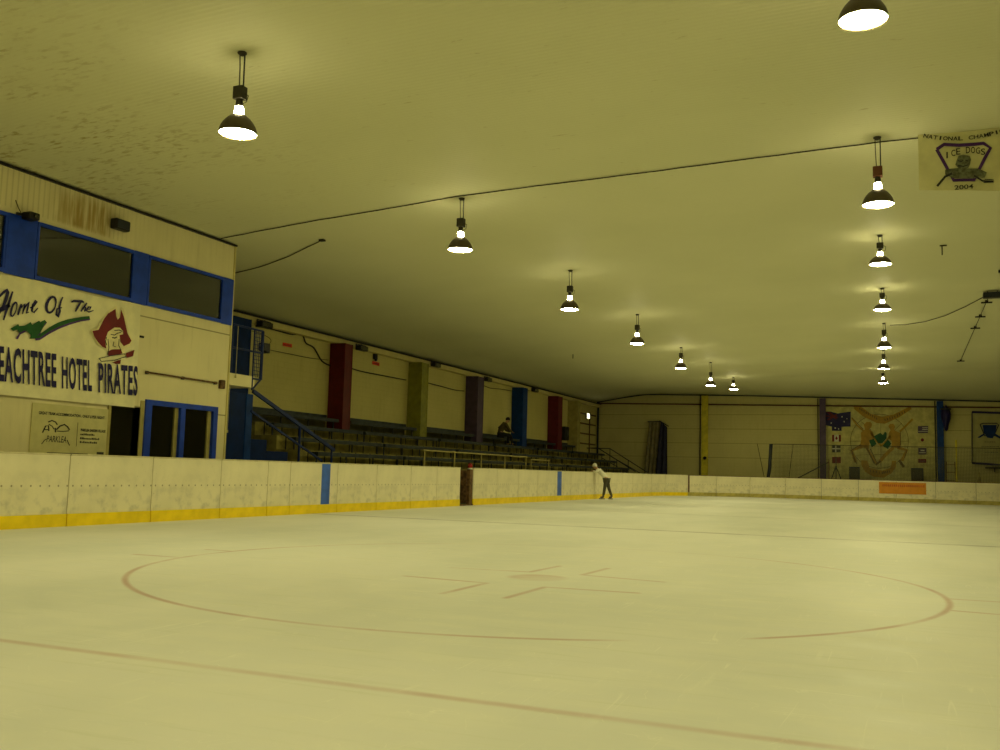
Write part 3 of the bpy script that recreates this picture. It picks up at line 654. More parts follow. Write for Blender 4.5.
mb = MB(); A = dict(on=onx, c=XD+.005, nrm=(1,0,0))
for stp, wd in ((H([(300, 470), (310, 560), (300, 640)]), .35), (H([(420, 470), (415, 540), (440, 590)]), .35), (H([(345, 455), (375, 462), (395, 450)]), .7), (H([(330, 420), (370, 430), (400, 410), (440, 400)]), .5), (H([(365, 500), (355, 545), (385, 555)]), .35),
                (H([(205, 680), (330, 650), (480, 630), (490, 660), (370, 700), (230, 712), (205, 680)]), .4), (H([(370, 380), (420, 375), (455, 390)]), .5), (H([(285, 450), (275, 500), (290, 540)]), .4)):
    ribbon(mb, stp, wd*1.7, **A)
mb.build('emblem_lines', 'ink', t)
# accommodation sign
t = empty('wall_sign', (XB+.02, 14.95, 1.33), 'pale sign board with a line-drawn logo on the booth below the banner', 'sign')
MB().box((XB+.002, 13.93, 1.32), (XB+.03, 15.9, 2.33), .004).build('board', 'cloth2', t)
XS = XB+.034
tm = text_mb('GREAT TEAM ACCOMMODATION . ONLY $ PER NIGHT', (XS, 14.08, 2.1), w=1.72, h=.07, bold=.03, **LX); mb = MB(); mb.add(tm.v, tm.f)
for body, z, w_ in (('PARKLEA GARDEN VILLAGE', 1.82, .68),):
    tm = text_mb(body, (XS, 15.17, z), w=w_, h=.06, bold=.05, **LX); mb.add(tm.v, tm.f)
for z, w_ in ((1.74, .36), (1.655, .5), (1.575, .46)):
    y = 15.17
    while y < 15.17+w_: e = random.uniform(.02, .05); mb.box((XS-.003, y, z), (XS, y+e, z+random.choice((.028, .034, .04)))); y += e+.012
mb.box((XS-.003, 14.35, 1.345), (XS, 15.4, 1.357)).box((XS-.003, 15.65, 1.35), (XS, 15.84, 1.40)); mb.box((XS-.003, 15.08, 1.5), (XS, 15.088, 2.0)); mb.build('lettering', 'ink', t)
mb = MB(); Q2 = lambda L: [(25+a/11.11, 395+b/11.11) for a, b in L]; A = dict(on=onx, c=XS, nrm=(1,0,0))
for stp, wd in ((Q2([(195, 420), (230, 345), (262, 340), (265, 400)]), 1.3), (Q2([(205, 385), (260, 385)]), 1), (Q2([(260, 300), (300, 283), (340, 300), (360, 330)]), 1.2), (Q2([(265, 325), (300, 345), (325, 380)]), .9),
                (Q2([(338, 365), (340, 415)]), 1.3), (Q2([(350, 385), (390, 345), (440, 328), (475, 355), (495, 388)]), 1.4), (Q2([(355, 400), (420, 405), (490, 398)]), .9), (Q2([(185, 545), (220, 500), (240, 490)]), .7), (Q2([(470, 500), (485, 540), (497, 560)]), .8)):
    ribbon(mb, stp, wd, **A)
tm = text_mb('PARKLEA', (XS, onx(46.5, 440, XS).y, onx(60, 442.5, XS).z), w=.5, h=.13, shear=.1, bold=.01, **LX); mb.add(tm.v, tm.f); mb.build('logo', 'ink', t)
# small speaker and camera on the fascia, pipe
p = onx(116.5, 225, XB); t = empty('wall_speaker', (XB, p.y, p.z-.1), 'small black box speaker on the fascia above the windows', 'speaker')
MB().box((XB+.03, p.y-.22, p.z-.13), (XB+.22, p.y+.2, p.z+.1), .03).build('cabinet', 'black', t); MB().box((XB+.001, p.y-.04, p.z-.05), (XB+.03, p.y+.04, p.z+.04)).build('bracket', 'steel', t)
MB().box((XB+.22, p.y-.18, p.z-.1), (XB+.228, p.y+.16, p.z+.07)).build('grille', 'steel', t)
p = onx(28, 217, XB+.1); t = empty('security_camera', (XB, p.y, p.z-.1), 'small dark camera fixed at the top of the wide blue window post', 'camera')
MB().box((XB+.05, p.y-.12, p.z-.07), (XB+.3, p.y+.12, p.z+.08), .03).build('body', 'black', t); MB().bar((XB+.036, p.y-.22, p.z+.02), (XB+.14, p.y, p.z+.02), .05, .05).build('arm', 'black', t)
c = MB().tube([(XB+.3, p.y, p.z), (XB+.335, p.y, p.z)], .045, 12).build('lens', 'glass', t)
MB().tube([(XB+.1, p.y-.15, p.z+.02), (XB+.05, p.y-.2, p.z+.15), (XB+.03, p.y-.25, p.z+.28)], .008, 5).build('wire', 'wire', t)
p = onx(146, 372, XB+.05); q = onx(217, 383, XB+.05); t = empty('bracket_pole', (XB+.05, (p.y+q.y)/2, p.z), 'thin dark pole fixed along the wall above the sliding door', 'pole')
MB().tube([p, q], .022).build('pole', 'wood', t)
for u in (.02, .5, .98): c = p.lerp(q, u); MB().box((XB+.001, c.y-.03, c.z-.04), (XB+.06, c.y+.03, c.z+.03)).build('clip', 'steel', t)
p = onx(222, 384, XB+.05); tag(MB().box((XB+.001, p.y-.08, p.z-.12), (XB+.1, p.y+.08, p.z+.1), .02).build('junction_box', 'wood'), 'small brown junction box at the booth corner beside the landing', 'junction box')
for px, py in ((122, 336),):
    p = onx(142, 337, XB+.02); tag(MB().box((XB+.001, p.y-.07, p.z-.02), (XB+.03, p.y+.06, p.z+.03), .008).build('wall_hook', 'black'), 'tiny dark hook on the wall right of the big banner', 'hook')
# dark loudspeaker inside the upper window
p = onx(98, 283, -16.5); t = empty('monitor', (-16.6, p.y, 3.5), 'dark monitor standing inside the middle upper window', 'monitor')
MB().box((-16.72, p.y-.25, p.z-.2), (-16.55, p.y+.25, p.z+.14), .02).build('screen', 'black', t); MB().box((-16.68, p.y-.04, 3.5), (-16.6, p.y+.04, p.z-.2)).box((-16.8, p.y-.3, 3.5), (-16.45, p.y+.3, 3.55)).build('stand', 'black', t)
# ------------------------------------------------------------------ LAMPS
def lamp(x, y, zr, lab, group, ball='ballast', n=28, tilt=0):
    z1 = zc(x)-.005; t = empty('pendant_lamp', (x, y, zr), lab, 'lamp', group)
    MB().lathe([(0, 0), (.07, 0), (.07, -.02), (.03, -.05), (0, -.05)], (x, y, z1), 16).build('ceiling_rose', 'ballast', t)
    drop = z1-zr; hb = zr+.33; k = .78 if drop < .9 else 1.0
    hb = zr+.30*k+.02; c1 = hb+.10*k; s1 = c1+.12*k; b1 = min(s1+.20*k, z1-.08)
    MB().tube([(x-.04, y, z1-.03), (x-.035, y+.01, (z1+b1)/2+.03), (x-.02, y, b1)], .009, 6).build('cord', 'wire', t)
    MB().tube([(x+.05, y, z1-.02), (x+.055, y, b1-.05)], .012, 6).build('hanger', 'steel', t)
    MB().box((x-.085, y-.07, s1), (x+.085, y+.07, b1), .012).build('ballast_box', ball, t)
    MB().lathe([(.055, c1), (.06, c1+.02), (.05, s1)], (x, y, 0), 16, True, True).build('socket', 'ballast', t)
    MB().lathe([(.075, hb-.01), (.062, c1+.005)], (x, y, 0), 18, True, True).build('collar', 'collar', t)
    pr = [(.288, 0), (.282, .05), (.262, .11), (.228, .17), (.18, .23), (.122, .28), (.075, .31)]
    out = [(r, zr+h*k) for r, h in pr]; inn = [(r-.008, zr+h*k-.006*(h > 0)) for r, h in reversed(pr)]
    MB().lathe(out+inn+[out[0]], (x, y, 0), n).build('shade', 'shade', t)
    MB().lathe([(.0, zr-.012), (.14, zr-.008), (.235, zr+.004), (.276, zr+.02)], (x, y, 0), n).build('lamp_face', 'glow', t)
    if ball == 'ballast': MB().tube([(x+.05, y, s1+.1), (x+.14, y+.02, s1+.05), (x+.13, y, s1-.05), (x+.05, y, s1-.08)], .007, 5).build('flex', 'wire', t)
    return t
Lp = [(-9.18, 11.31, 6.14), (-9.30, 19.40, 6.2), (-9.41, 27.48, 6.18), (-9.50, 35.81, 6.24), (-9.88, 45.4, 6.35), (-9.66, 51.82, 6.11), (-9.72, 59.6, 6.6)]
Rp = [(-.40, 11.75, 6.67), (-.42, 18.92, 6.36), (-.56, 26.7, 6.88), (-.67, 34.18, 6.92), (-.77, 41.85, 6.64), (-.97, 50.6, 6.73), (-1.17, 58.6, 6.79)]
lw = ['nearest', 'second', 'third', 'fourth', 'fifth', 'sixth', 'last']
for i, p in enumerate(Lp): lamp(*p, 'lit bell-shaped pendant lamp, %s of the left row running away from the camera' % (lw[i] if i in (0,) else lw[i]+(' nearest' if i < 6 else ' and farthest')), 'lamps of the left row')
for i, p in enumerate(Rp): lamp(*p, 'lit bell-shaped pendant lamp, %s of the right row running away from the camera' % (lw[i] if i in (0,) else lw[i]+(' nearest' if i < 6 else ' and farthest')), 'lamps of the right row', 'rust' if i == 1 else 'ballast')
# the same rows go on behind the camera
for p in ((-9.1, 3.2, 6.25), (-.4, 3.8, 6.6), (-9.1, -4.6, 6.25), (-.4, -4, 6.6)): lamp(*p, 'lit bell-shaped pendant lamp behind the camera', 'lamps behind the camera', n=16)
# ------------------------------------------------------------------ CEILING THINGS
def ccable(P, r, lab, mt='wire', sag=0, name='cable'):
    Q = []
    for i in range(len(P)-1):
        n_ = max(2, int((Vector(P[i+1])-Vector(P[i])).length/.35))
        for k in range(n_): Q.append(Vector(P[i]).lerp(Vector(P[i+1]), k/n_))
    Q.append(Vector(P[-1])); Q = [Vector((q.x, q.y+random.uniform(-.012, .012), q.z-(0 if not sag else 0))) for q in Q]
    o = MB().tube(Q, r, 6).build(name, mt); tag(o, lab, 'cable'); return o
def uc(x, y, d=.03): return (x, y, zc(x)-d)
ccable([uc(x, 19.15+.02*math.sin(x)) for x in (-15.9, -14.5, -13, -11, -9.3, -7, -5, -3, -.4, 1.2, 3, 5.5, 8)], .013, 'long dark tube standing in for the seam across the ceiling above the second lamps')  # thin tube added in place of the dark decking seam, no real cable
ccable([(-17.95, 22.33, zc(-17.95)-.03), uc(-16.9, 22.1), uc(-15.5, 21.5), uc(-13.88, 20.66)], .014, 'short dark cable on the ceiling beside the booth corner')
tag(MB().box((-13.95, 20.6, zc(-13.88)-.06), (-13.8, 20.72, zc(-13.88)-.01), .01).build('cable_clip', 'black'), 'small dark clip at the end of the short ceiling cable', 'clip')
ccable([uc(2.7, y, .05) for y in (37, 42, 50, 56)], .014, 'dark conduit running along the ceiling at the right edge', name='conduit')
for y, lab in ((37.6, 'nearest'), (40.8, 'second'), (43.8, 'third'), (55.5, 'farthest')):
    tag(MB().box((2.52, y-.04, zc(2.7)-.12), (2.88, y+.04, zc(2.7)-.07), .01).box((2.65, y-.04, zc(2.7)-.08), (2.75, y+.04, zc(2.7)-.005)).build('conduit_bracket', 'black'), 'dark bracket on the right ceiling conduit, %s to the camera' % lab, 'bracket', 'brackets of the ceiling conduit')
t = empty('ceiling_speaker', (2.75, 35.9, 7.3), 'black box speaker hanging from the ceiling at the right edge', 'speaker')
MB().box((2.47, 35.7, 7.47), (3.0, 36.0, 7.66), .02).build('cabinet', 'black', t); MB().bar((2.6, 35.85, 7.66), (2.6, 35.85, 7.72), .03, .03).build('hanger', 'steel', t); MB().bar((2.9, 35.85, 7.66), (2.9, 35.85, 7.72), .03, .03).build('hanger', 'steel', t)
MB().box((2.5, 35.69, 7.49), (2.97, 35.7, 7.64)).build('grille', 'steel', t)
t = empty('ceiling_fitting', (2.75, 32.2, 7.55), 'small dark fitting on the ceiling just above the black box speaker', 'fitting')
MB().box((2.65, 32.15, 7.6), (2.95, 32.3, 7.68), .01).build('body', 'black', t); MB().bar((2.8, 32.22, 7.67), (2.8, 32.22, 7.72), .03, .03).build('stem', 'steel', t)
ccable([uc(*onc(a, b).xy[:]) if True else 0 for a, b in ((984, 296), (965, 306), (945, 315), (925, 321), (905, 324), (890, 324.5))], .014, 'thin cable curving over the ceiling from the black speaker')
p = onc(942, 245); t = empty('ceiling_hook', (p.x, p.y, p.z-.35), 'small dark T-shaped hook on the ceiling right of the lamps', 'hook')
MB().bar((p.x, p.y, p.z-.01), (p.x, p.y, p.z-.28), .03, .03).build('rod', 'wire', t); MB().bar((p.x-.06, p.y, p.z-.02), (p.x+.12, p.y, p.z-.02), .03, .03).build('plate', 'wire', t)
p = onc(573, 354); tag(MB().tube([(p.x, p.y, p.z-.01), (p.x, p.y, p.z-.22)], .02, 6).build('hook', 'wire'), 'tiny dark hook on the ceiling over the stands', 'hook')
# ceiling banner
t = empty('hanging_banner', (1.13, 19.0, 6.55), 'cream 2004 champions banner hanging below the ceiling seam', 'banner')
YBn = 19.0; bx0, bx1 = .29, 1.99
mb = MB(); vs = []; nx = 24
for j in range(9):
    for i in range(nx+1):
        x = bx0+(bx1-bx0)*i/nx; v = j/8; z = 6.61+(7.67-.03*math.sin(math.pi*i/nx)-6.61)*v; z -= .17*(1-v)*(i/nx); vs.append((x, YBn+.006*math.sin(x*9+z*4), z))
mb.add(vs, [(j*(nx+1)+i, j*(nx+1)+i+1, (j+1)*(nx+1)+i+1, (j+1)*(nx+1)+i) for j in range(8) for i in range(nx)], True)
mb.add([(x, y+.01, z) for x, y, z in vs], [(j*(nx+1)+i, (j+1)*(nx+1)+i, (j+1)*(nx+1)+i+1, j*(nx+1)+i+1) for j in range(8) for i in range(nx)], True); mb.build('cloth', 'cloth4', t)
YD = YBn-.02; mb = MB()
def arcw(body, cx, cz, R, a0, a1, h, w):
    out = MB(); n_ = len(body)
    for i, ch in enumerate(body):
        if ch == ' ': continue
        th = a0+(a1-a0)*(i+.5)/n_; c, s_ = math.cos(th), math.sin(th)
        ww = w*(.35 if ch in 'I' else 1)
        tm = text_mb(ch, (cx+R*s_-ww/2*c, YD, cz-R*c-0+(-ww/2*s_)), (c, 0, s_), (-s_, 0, c), (0,-1,0), ww, h, bold=.02); out.add(tm.v, tm.f)
    return out
a = arcw('NATIONAL CHAMPIONS', 1.13, 9.72, 2.25, -.345, .345, .075, .078); mb.add(a.v, a.f)
for i, ch in enumerate('ICE DOGS'):
    if ch == ' ': continue
    u = (i-3.5)/3.5; tm = text_mb(ch, (1.08+u*.285-.035, YD, 7.22-.06*u*u), w=.07*(.35 if ch == 'I' else 1), h=.12, bold=.01, **FY); mb.add(tm.v, tm.f)
tm = text_mb('2004', (ony(954.5, 189, YD).x, YD, ony(960, 189.5, YD).z), w=.31, h=.085, bold=.015, **FY); mb.add(tm.v, tm.f); mb.build('lettering', 'ink', t)
Qd = lambda L: [(910+a/9.375, 120+b/9.375) for a, b in L]
mb = MB(); A = dict(on=ony, c=YD, nrm=(0,-1,0))
ribbon(mb, Qd([(250, 275), (320, 228), (460, 236), (600, 228), (690, 218), (755, 262), (700, 360), (600, 560), (410, 565), (320, 400), (250, 275)]), 3.3, **A); mb.build('emblem_frame', 'inkp', t)
mb = MB(); A['c'] = YD-.004
polyy(mb, Qd([(455, 335), (500, 325), (560, 335), (572, 370), (560, 420), (545, 450), (500, 462), (455, 450), (425, 420), (440, 370)]), YD-.004, .003)
polyy(mb, Qd([(330, 465), (390, 455), (450, 450), (560, 455), (640, 455), (720, 490), (700, 540), (600, 545), (400, 545), (330, 510)]), YD-.0045, .003); mb.build('emblem_figure', 'mushroom', t)
mb = MB(); A['c'] = YD-.008
for stp, wd in ((Qd([(395, 500), (330, 530), (255, 620)]), 2.2), (Qd([(600, 520), (680, 570), (780, 578)]), 1.6), (Qd([(700, 555), (785, 562), (788, 580), (690, 585)]), .8), (Qd([(450, 380), (480, 390), (500, 375)]), 1.0), (Qd([(520, 375), (545, 385)]), 1.0), (Qd([(450, 425), (500, 435), (545, 420)]), .9)):
    ribbon(mb, stp, wd, **A)
mb.build('emblem_lines', 'ink', t)
# ------------------------------------------------------------------ THINGS ON AND BEFORE THE FAR WALL
YW = YF-.02
t = empty('crest_mural', (-1.65, YW, 1.6), 'painted crest mural with two stick-holding figures and a green map on the far wall', 'mural')
C = lambda L: [(815+a/7.143, 395+b/7.143) for a, b in L]
mb = MB(); polyy(mb, C([(76, 62), (700, 80), (860, 90), (870, 600), (100, 600)]), YW-.005, .004); mb.build('painted_ground', 'mwhite', t)
mb = MB(); A = dict(on=ony, c=YW-.02, nrm=(0,-1,0), th=.008)
ribbon(mb, ring_px(815+460/7.143, 395+330/7.143, 29, 27, 0, 40), .5, **A)
for stp in (C([(470, 200), (470, 510)]), C([(250, 330), (668, 330)]), C([(290, 430), (640, 420)]), C([(330, 190), (400, 250)]), C([(620, 200), (560, 260)])): ribbon(mb, stp, .4, **A)
mb.build('globe_lines', 'mline', t)
mb = MB(); A['c'] = YW-.03
polyy(mb, C([(275, 75), (320, 78), (400, 135), (480, 155), (560, 140), (680, 80), (690, 100), (600, 160), (500, 205), (440, 200), (340, 150), (280, 100)]), YW-.03)
mb.build('scroll', 'skinpaint', t); mb = MB(); polyy(mb, C([(330, 465), (375, 470), (390, 520), (480, 540), (540, 520), (550, 470), (580, 470), (575, 520), (545, 560), (490, 590), (420, 585), (360, 550), (330, 500)]), YW-.03)
mb.build('scroll', 'skinpaint', t)
mb = MB(); A['c'] = YW-.045
for stp in (C([(320, 98), (380, 135), (440, 168)]), C([(500, 178), (570, 155), (640, 120)]), C([(395, 540), (480, 556), (530, 545)])):
    n_ = 9
    for i in range(n_):
        L = Vector(stp[0]).lerp(Vector(stp[1]), 2*i/(n_-1)) if i < n_/2 else Vector(stp[1]).lerp(Vector(stp[2]), 2*i/(n_-1)-1)
        ribbon(mb, [(L.x-.2, L.y-1.1), (L.x+.3, L.y+1.2)], 1.0, **A)
mb.build('scroll_lettering', 'mline', t)
mb = MB(); A['c'] = YW-.036
# left figure: head, body, arm with stick; right figure likewise
polyy(mb, C([(348, 212), (368, 192), (395, 192), (408, 208), (402, 232), (386, 244), (412, 262), (428, 305), (392, 330), (386, 380), (318, 376), (330, 320), (328, 268), (358, 244)]), YW-.036)
polyy(mb, C([(524, 222), (536, 206), (560, 206), (572, 224), (566, 250), (588, 262), (614, 272), (608, 330), (612, 380), (546, 376), (548, 330), (522, 305), (528, 268), (540, 252)]), YW-.036)
for stp, wd in ((C([(350, 260), (300, 215), (262, 165)]), 1.4), (C([(605, 262), (650, 220), (697, 172)]), 2.0), (C([(330, 370), (262, 395), (290, 480)]), 3.0), (C([(365, 370), (400, 430), (440, 495)]), 2.6),
                (C([(560, 375), (500, 430), (460, 480)]), 3.4), (C([(590, 375), (655, 395), (620, 470)]), 3.4), (C([(400, 270), (440, 330), (470, 360)]), 1.6), (C([(540, 290), (500, 340), (470, 362)]), 1.6)):
    ribbon(mb, stp, wd, **A)
mb.build('painted_figure', 'skinpaint', t)
mb = MB(); A['c'] = YW-.046
for stp, wd in ((C([(262, 395), (285, 470), (300, 490)]), 1.0), (C([(370, 380), (425, 490)]), 1.3), (C([(395, 385), (440, 480)]), .8), (C([(432, 500), (470, 470)]), 2.0), (C([(600, 465), (635, 515)]), 2.6), (C([(250, 400), (330, 350)]), .7), (C([(262, 160), (345, 245)]), .6), (C([(610, 265), (612, 360)]), .7), (C([(655, 395), (640, 450)]), .8)):
    ribbon(mb, stp, wd, **A)
mb.build('figure_lines', 'mline', t)
mb = MB()
polyy(mb, C([(420, 295), (465, 270), (485, 285), (500, 262), (512, 270), (510, 310), (480, 345), (450, 345)]), YW-.048); polyy(mb, C([(385, 325), (420, 312), (440, 350), (405, 375)]), YW-.048); polyy(mb, C([(480, 365), (520, 318), (545, 345), (520, 385)]), YW-.048)
mb.build('map', 'mgreen', t)
# flags
def flag(px, lab, base, marks, name='flag', yy=YW-.03):
    P = [ony(a, b, yy) for a, b in px]; c = sum(P, Vector())/len(P); zmin = min(p.z for p in P)
    t = empty(name, (c.x, yy, zmin), lab, 'flag', 'flags beside the crest mural')
    mb = MB(); polyy(mb, px, yy); mb.build('field', base, t)
    for i, (mt, L) in enumerate(marks):
        mb = MB()
        for q in L: polyy(mb, q, yy-.012-.006*i, .005)
        mb.build('mark', mt, t)
bx = lambda x0, y0, x1, y1: [(x0, y0), (x1, y0), (x1, y1), (x0, y1)]
flag(C([(73, 118), (110, 118), (160, 132), (210, 124), (256, 118), (254, 225), (180, 228), (120, 226), (72, 215)]), 'large dark blue flag with a red and white corner left of the crest mural', 'navy',
     [('maroon', [C([(80, 122), (110, 122), (160, 168), (150, 176)]), C([(150, 136), (162, 142), (95, 182), (85, 176)]), C([(73, 145), (165, 155), (165, 163), (73, 153)])]), ('wht', [C(bx(190, 150, 197, 160)), C(bx(225, 165, 231, 173)), C(bx(205, 185, 212, 195)), C(bx(112, 195, 120, 205))])])
flag(C(bx(120, 226, 190, 256)), 'small dark blue flag just under the large flag', 'navy', [('wht', [C(bx(140, 232, 150, 240)), C(bx(165, 238, 172, 246))])])
flag(C(bx(122, 284, 185, 333)), 'small red and white maple leaf flag left of the crest', 'wht', [('mar', [C(bx(122, 284, 137, 333)), C(bx(170, 284, 185, 333)), C([(153, 294), (160, 304), (163, 312), (153, 322), (144, 312), (147, 304)])])])
flag(C(bx(122, 358, 182, 410)), 'small flag of four dark squares with a pale cross', 'ink', [('wht', [C(bx(144, 358, 152, 410)), C(bx(122, 380, 182, 387))])])
flag(C(bx(122, 442, 184, 487)), 'small plain red flag, lowest of the left column', 'mar', [('maroon', [C(bx(126, 462, 180, 467))])])
flag(C(bx(735, 222, 808, 272)), 'faded striped flag, topmost of the right column', 'purple', [('wht', [C(bx(765, 232, 806, 236)), C(bx(765, 244, 806, 248)), C(bx(737, 258, 806, 262))])])
flag(C(bx(735, 300, 800, 345)), 'pale flag with a small red disc, right column', 'mwhite', [('mar', [[(a, b) for a, b in ring_px(815+767/7.143, 395+321/7.143, 1.7, 1.7, 0, 12)[:-1]]])])
flag(C(bx(737, 378, 797, 425)), 'faded purple flag, third down in the right column', 'purple', [('wht', [C(bx(755, 392, 782, 400)), C(bx(742, 410, 790, 414))])])
flag(C(bx(737, 455, 795, 485)), 'small dark red flag, lowest of the right column', 'mar', [('purple', [C(bx(741, 470, 790, 475))])])
# loudspeakers on the floor behind the far boards
for (x0, x1, y0, y1, lab) in ((849, 859.5, 466.5, 479.5, 'dark grey loudspeaker box below the left side of the crest'), (911, 923.5, 468, 481, 'dark grey loudspeaker box below the right side of the crest')):
    a = ony(x0, y0, 66.5); b = ony(x1, y0+.3, 66.5)
    t = empty('loudspeaker', ((a.x+b.x)/2, 66.8, 0), lab, 'loudspeaker', 'loudspeakers below the crest')
    MB().box((a.x, 66.5, .6), (b.x, 67.1, a.z), .02).build('cabinet', 'steel', t); MB().box((a.x+.05, 66.485, .9), (b.x-.05, 66.5, a.z-.1)).build('grille', 'ballast', t)
    MB().box((a.x+.1, 66.6, 0), (b.x-.1, 67.0, .6)).build('plinth', 'black', t)
t = empty('tripod', (-4.1, 66.6, 0), 'dark tripod stand in front of the left flags', 'tripod')
ap = ony(836, 466, 66.6)
for dx, dy in ((-.75, .2), (.75, .2), (0, -.3)): MB().tube([ap, (ap.x+dx, ap.y+dy, 0)], .035).build('leg', 'steel', t)
MB().tube([ap, ap+Vector((0, 0, .6))], .03).build('mast', 'steel', t)
p = ony(829, 478, 66.2); q = ony(829, 459, 66.2); t = empty('marker_pole', (p.x, p.y, 0), 'thin red-brown pole standing beside the purple far column', 'pole')
MB().tube([(p.x, p.y, 0), (p.x, p.y, q.z)], .03).build('pole', 'rust', t); MB().lathe([(.12, 0), (.12, .04), (.03, .06)], (p.x, p.y, 0), 12, True).build('base', 'steel', t)
a = ony(798, 477, 66.6); b = ony(829, 462, 66.6); t = empty('leaning_bar', (a.x, a.y, 0), 'dark bar leaning behind the netting by the purple far column', 'bar')
MB().tube([(a.x-(b.x-a.x)*1.2, a.y, 0), b], .035).build('bar', 'steel', t)
MB().lathe([(.06, 0), (.05, .08), (0, .1)], (a.x-(b.x-a.x)*1.2, a.y, -.012), 8).build('foot', 'black', t)
# protective netting behind the far boards
YN = 65.6; p0 = ony(771, 444, YN); z1 = p0.z
t = empty('safety_net', (0, YN, 0), 'translucent safety net stretched behind the far boards before the crest', 'netting')
MB().add([(p0.x, YN, .3), (9, YN, .3), (9, YN, z1-.12), (p0.x, YN, z1)], [(0, 1, 2, 3)]).build('net', 'net', t)
MB().tube([(p0.x-.4, YN, 0), (p0.x-.1, YN, 1.8), (p0.x, YN, z1)], .11, 8).build('post', 'steel', t)
MB().tube([(p0.x, YN, z1), (9, YN, z1-.12)], .02, 6).build('top_line', 'wire', t)
for dx in (-1.0, 1.3): MB().tube([(p0.x+dx*.5+.3, YN+.2, 0), (p0.x+.1+dx, YN+.1, z1-.0)], .02, 6).build('stay', 'wire', t)
p = ony(956, 440, 65.9); t = empty('yellow_pole', (p.x, p.y, 0), 'thin yellow pole behind the far boards right of the blue column', 'pole')
MB().tube([(p.x, p.y, 0), (p.x, p.y, p.z)], .06, 10).build('pole', 'yel', t); MB().lathe([(.16, 0), (.16, .05), (.06, .07)], (p.x, p.y, 0), 14, True).build('base', 'steel', t)
p = ony(951, 480, 66.8); t = empty('step_ladder', (p.x, p.y, 0), 'faint brown step ladder between blue column and yellow pole', 'ladder'); hz = ony(951, 462, 66.8).z
for s_ in (-.3, .3): MB().bar((p.x+s_, p.y, 0), (p.x+s_*.8, p.y, hz), .05, .05).build('rail', 'wood', t)
for k in range(5): MB().bar((p.x-.28, p.y, .4+.5*k), (p.x+.28, p.y, .4+.5*k), .04, .04).build('rung', 'wood', t)
p = ony(979, 480, 66.8); t = empty('traffic_cone', (p.x, p.y, 1.0), 'small dark cone standing behind the far boards under the right banner', 'cone')
MB().lathe([(.28, 1.0), (.24, 1.04), (.16, 1.06), (.05, 2.0), (0, 2.02)], (p.x, p.y, 0), 16, True).build('cone', 'tan', t); MB().box((p.x-.35, p.y-.35, 0), (p.x+.35, p.y+.35, 1.0), .02).build('crate', 'tan', t)
# bundled blue cloth tied at the top of the blue far column
p = ony(946, 417, YF-.62); t = empty('rolled_flag', (p.x, p.y, p.z-1), 'dark blue bundled cloth tied to the top of the blue far column', 'cloth')
MB().lathe([(.02, -.9), (.10, -.8), (.18, -.4), (.28, -.1), (.30, .2), (.22, .5), (.10, .62), (.04, .75)], p, 12, True, True).build('cloth', 'navy', t)
MB().lathe([(.3, .45), (.32, .5), (.3, .56)], p, 12).build('tie', 'steel', t)
# right banner
BN = lambda L: [(930+a/7.5, 395+b/7.5) for a, b in L]
t = empty('wall_banner', (5.4, YW-.1, 2.0), 'dark-edged cream banner with a blue emblem at the right edge of the far wall', 'banner')
yy = YW-.12; a = ony(972, 412, yy); x1_ = a.x+3.6
mb = MB(); mb.slab([a, (x1_, yy, a.z-.15), (x1_, yy, 2.35), ony(972, 463, yy)], (0,-1,0), .03); mb.build('cloth', 'cloth3', t)
mb = MB(); q = ony(972, 463, yy)
for s_, e_ in ((a, (x1_, yy, a.z-.15)), ((x1_, yy, a.z-.15), (x1_, yy, 2.35)), ((x1_, yy, 2.35), q), (q, a)): mb.bar(Vector(s_)+Vector((0, -.02, 0)), Vector(e_)+Vector((0, -.02, 0)), .05, .13)
mb.build('border', 'navy', t)
mb = MB(); ribbon(mb, BN([(375, 220), (400, 212), (500, 212), (515, 225), (480, 305), (410, 305), (375, 220)]), 1.1, ony, yy-.03, (0,-1,0), .01); mb.build('emblem_frame', 'ink', t)
mb = MB(); polyy(mb, BN([(395, 225), (500, 225), (490, 290), (470, 325), (430, 320), (405, 285)]), yy-.04); polyy(mb, BN([(355, 318), (400, 290), (410, 300), (370, 322)]), yy-.04); polyy(mb, BN([(490, 290), (540, 318), (530, 330), (480, 305)]), yy-.04); mb.build('emblem_figure', 'dblue', t)
mb = MB()
for y_, x0, x1 in ((352, 410, 490), (387, 385, 520), (430, 410, 500)):
    x = x0
    while x < x1: e = random.uniform(6, 12); polyy(mb, BN(bx(x, y_-3, x+e, y_+3)), yy-.04); x += e+4
mb.build('lettering', 'mushroom', t)
p = ony(994, 468, YW-.1); t = empty('wall_shelf', (p.x+.4, YW-.1, p.z), 'dark narrow shelf on the far wall below the right banner', 'shelf')
MB().box((p.x-.5, YF-.3, p.z-.05), (p.x+1.8, YF-.005, p.z+.05), .01).build('board', 'ballast', t); MB().box((p.x, YF-.25, p.z-.25), (p.x+.05, YF-.005, p.z-.05)).box((p.x+1.3, YF-.25, p.z-.25), (p.x+1.35, YF-.005, p.z-.05)).build('bracket', 'steel', t)
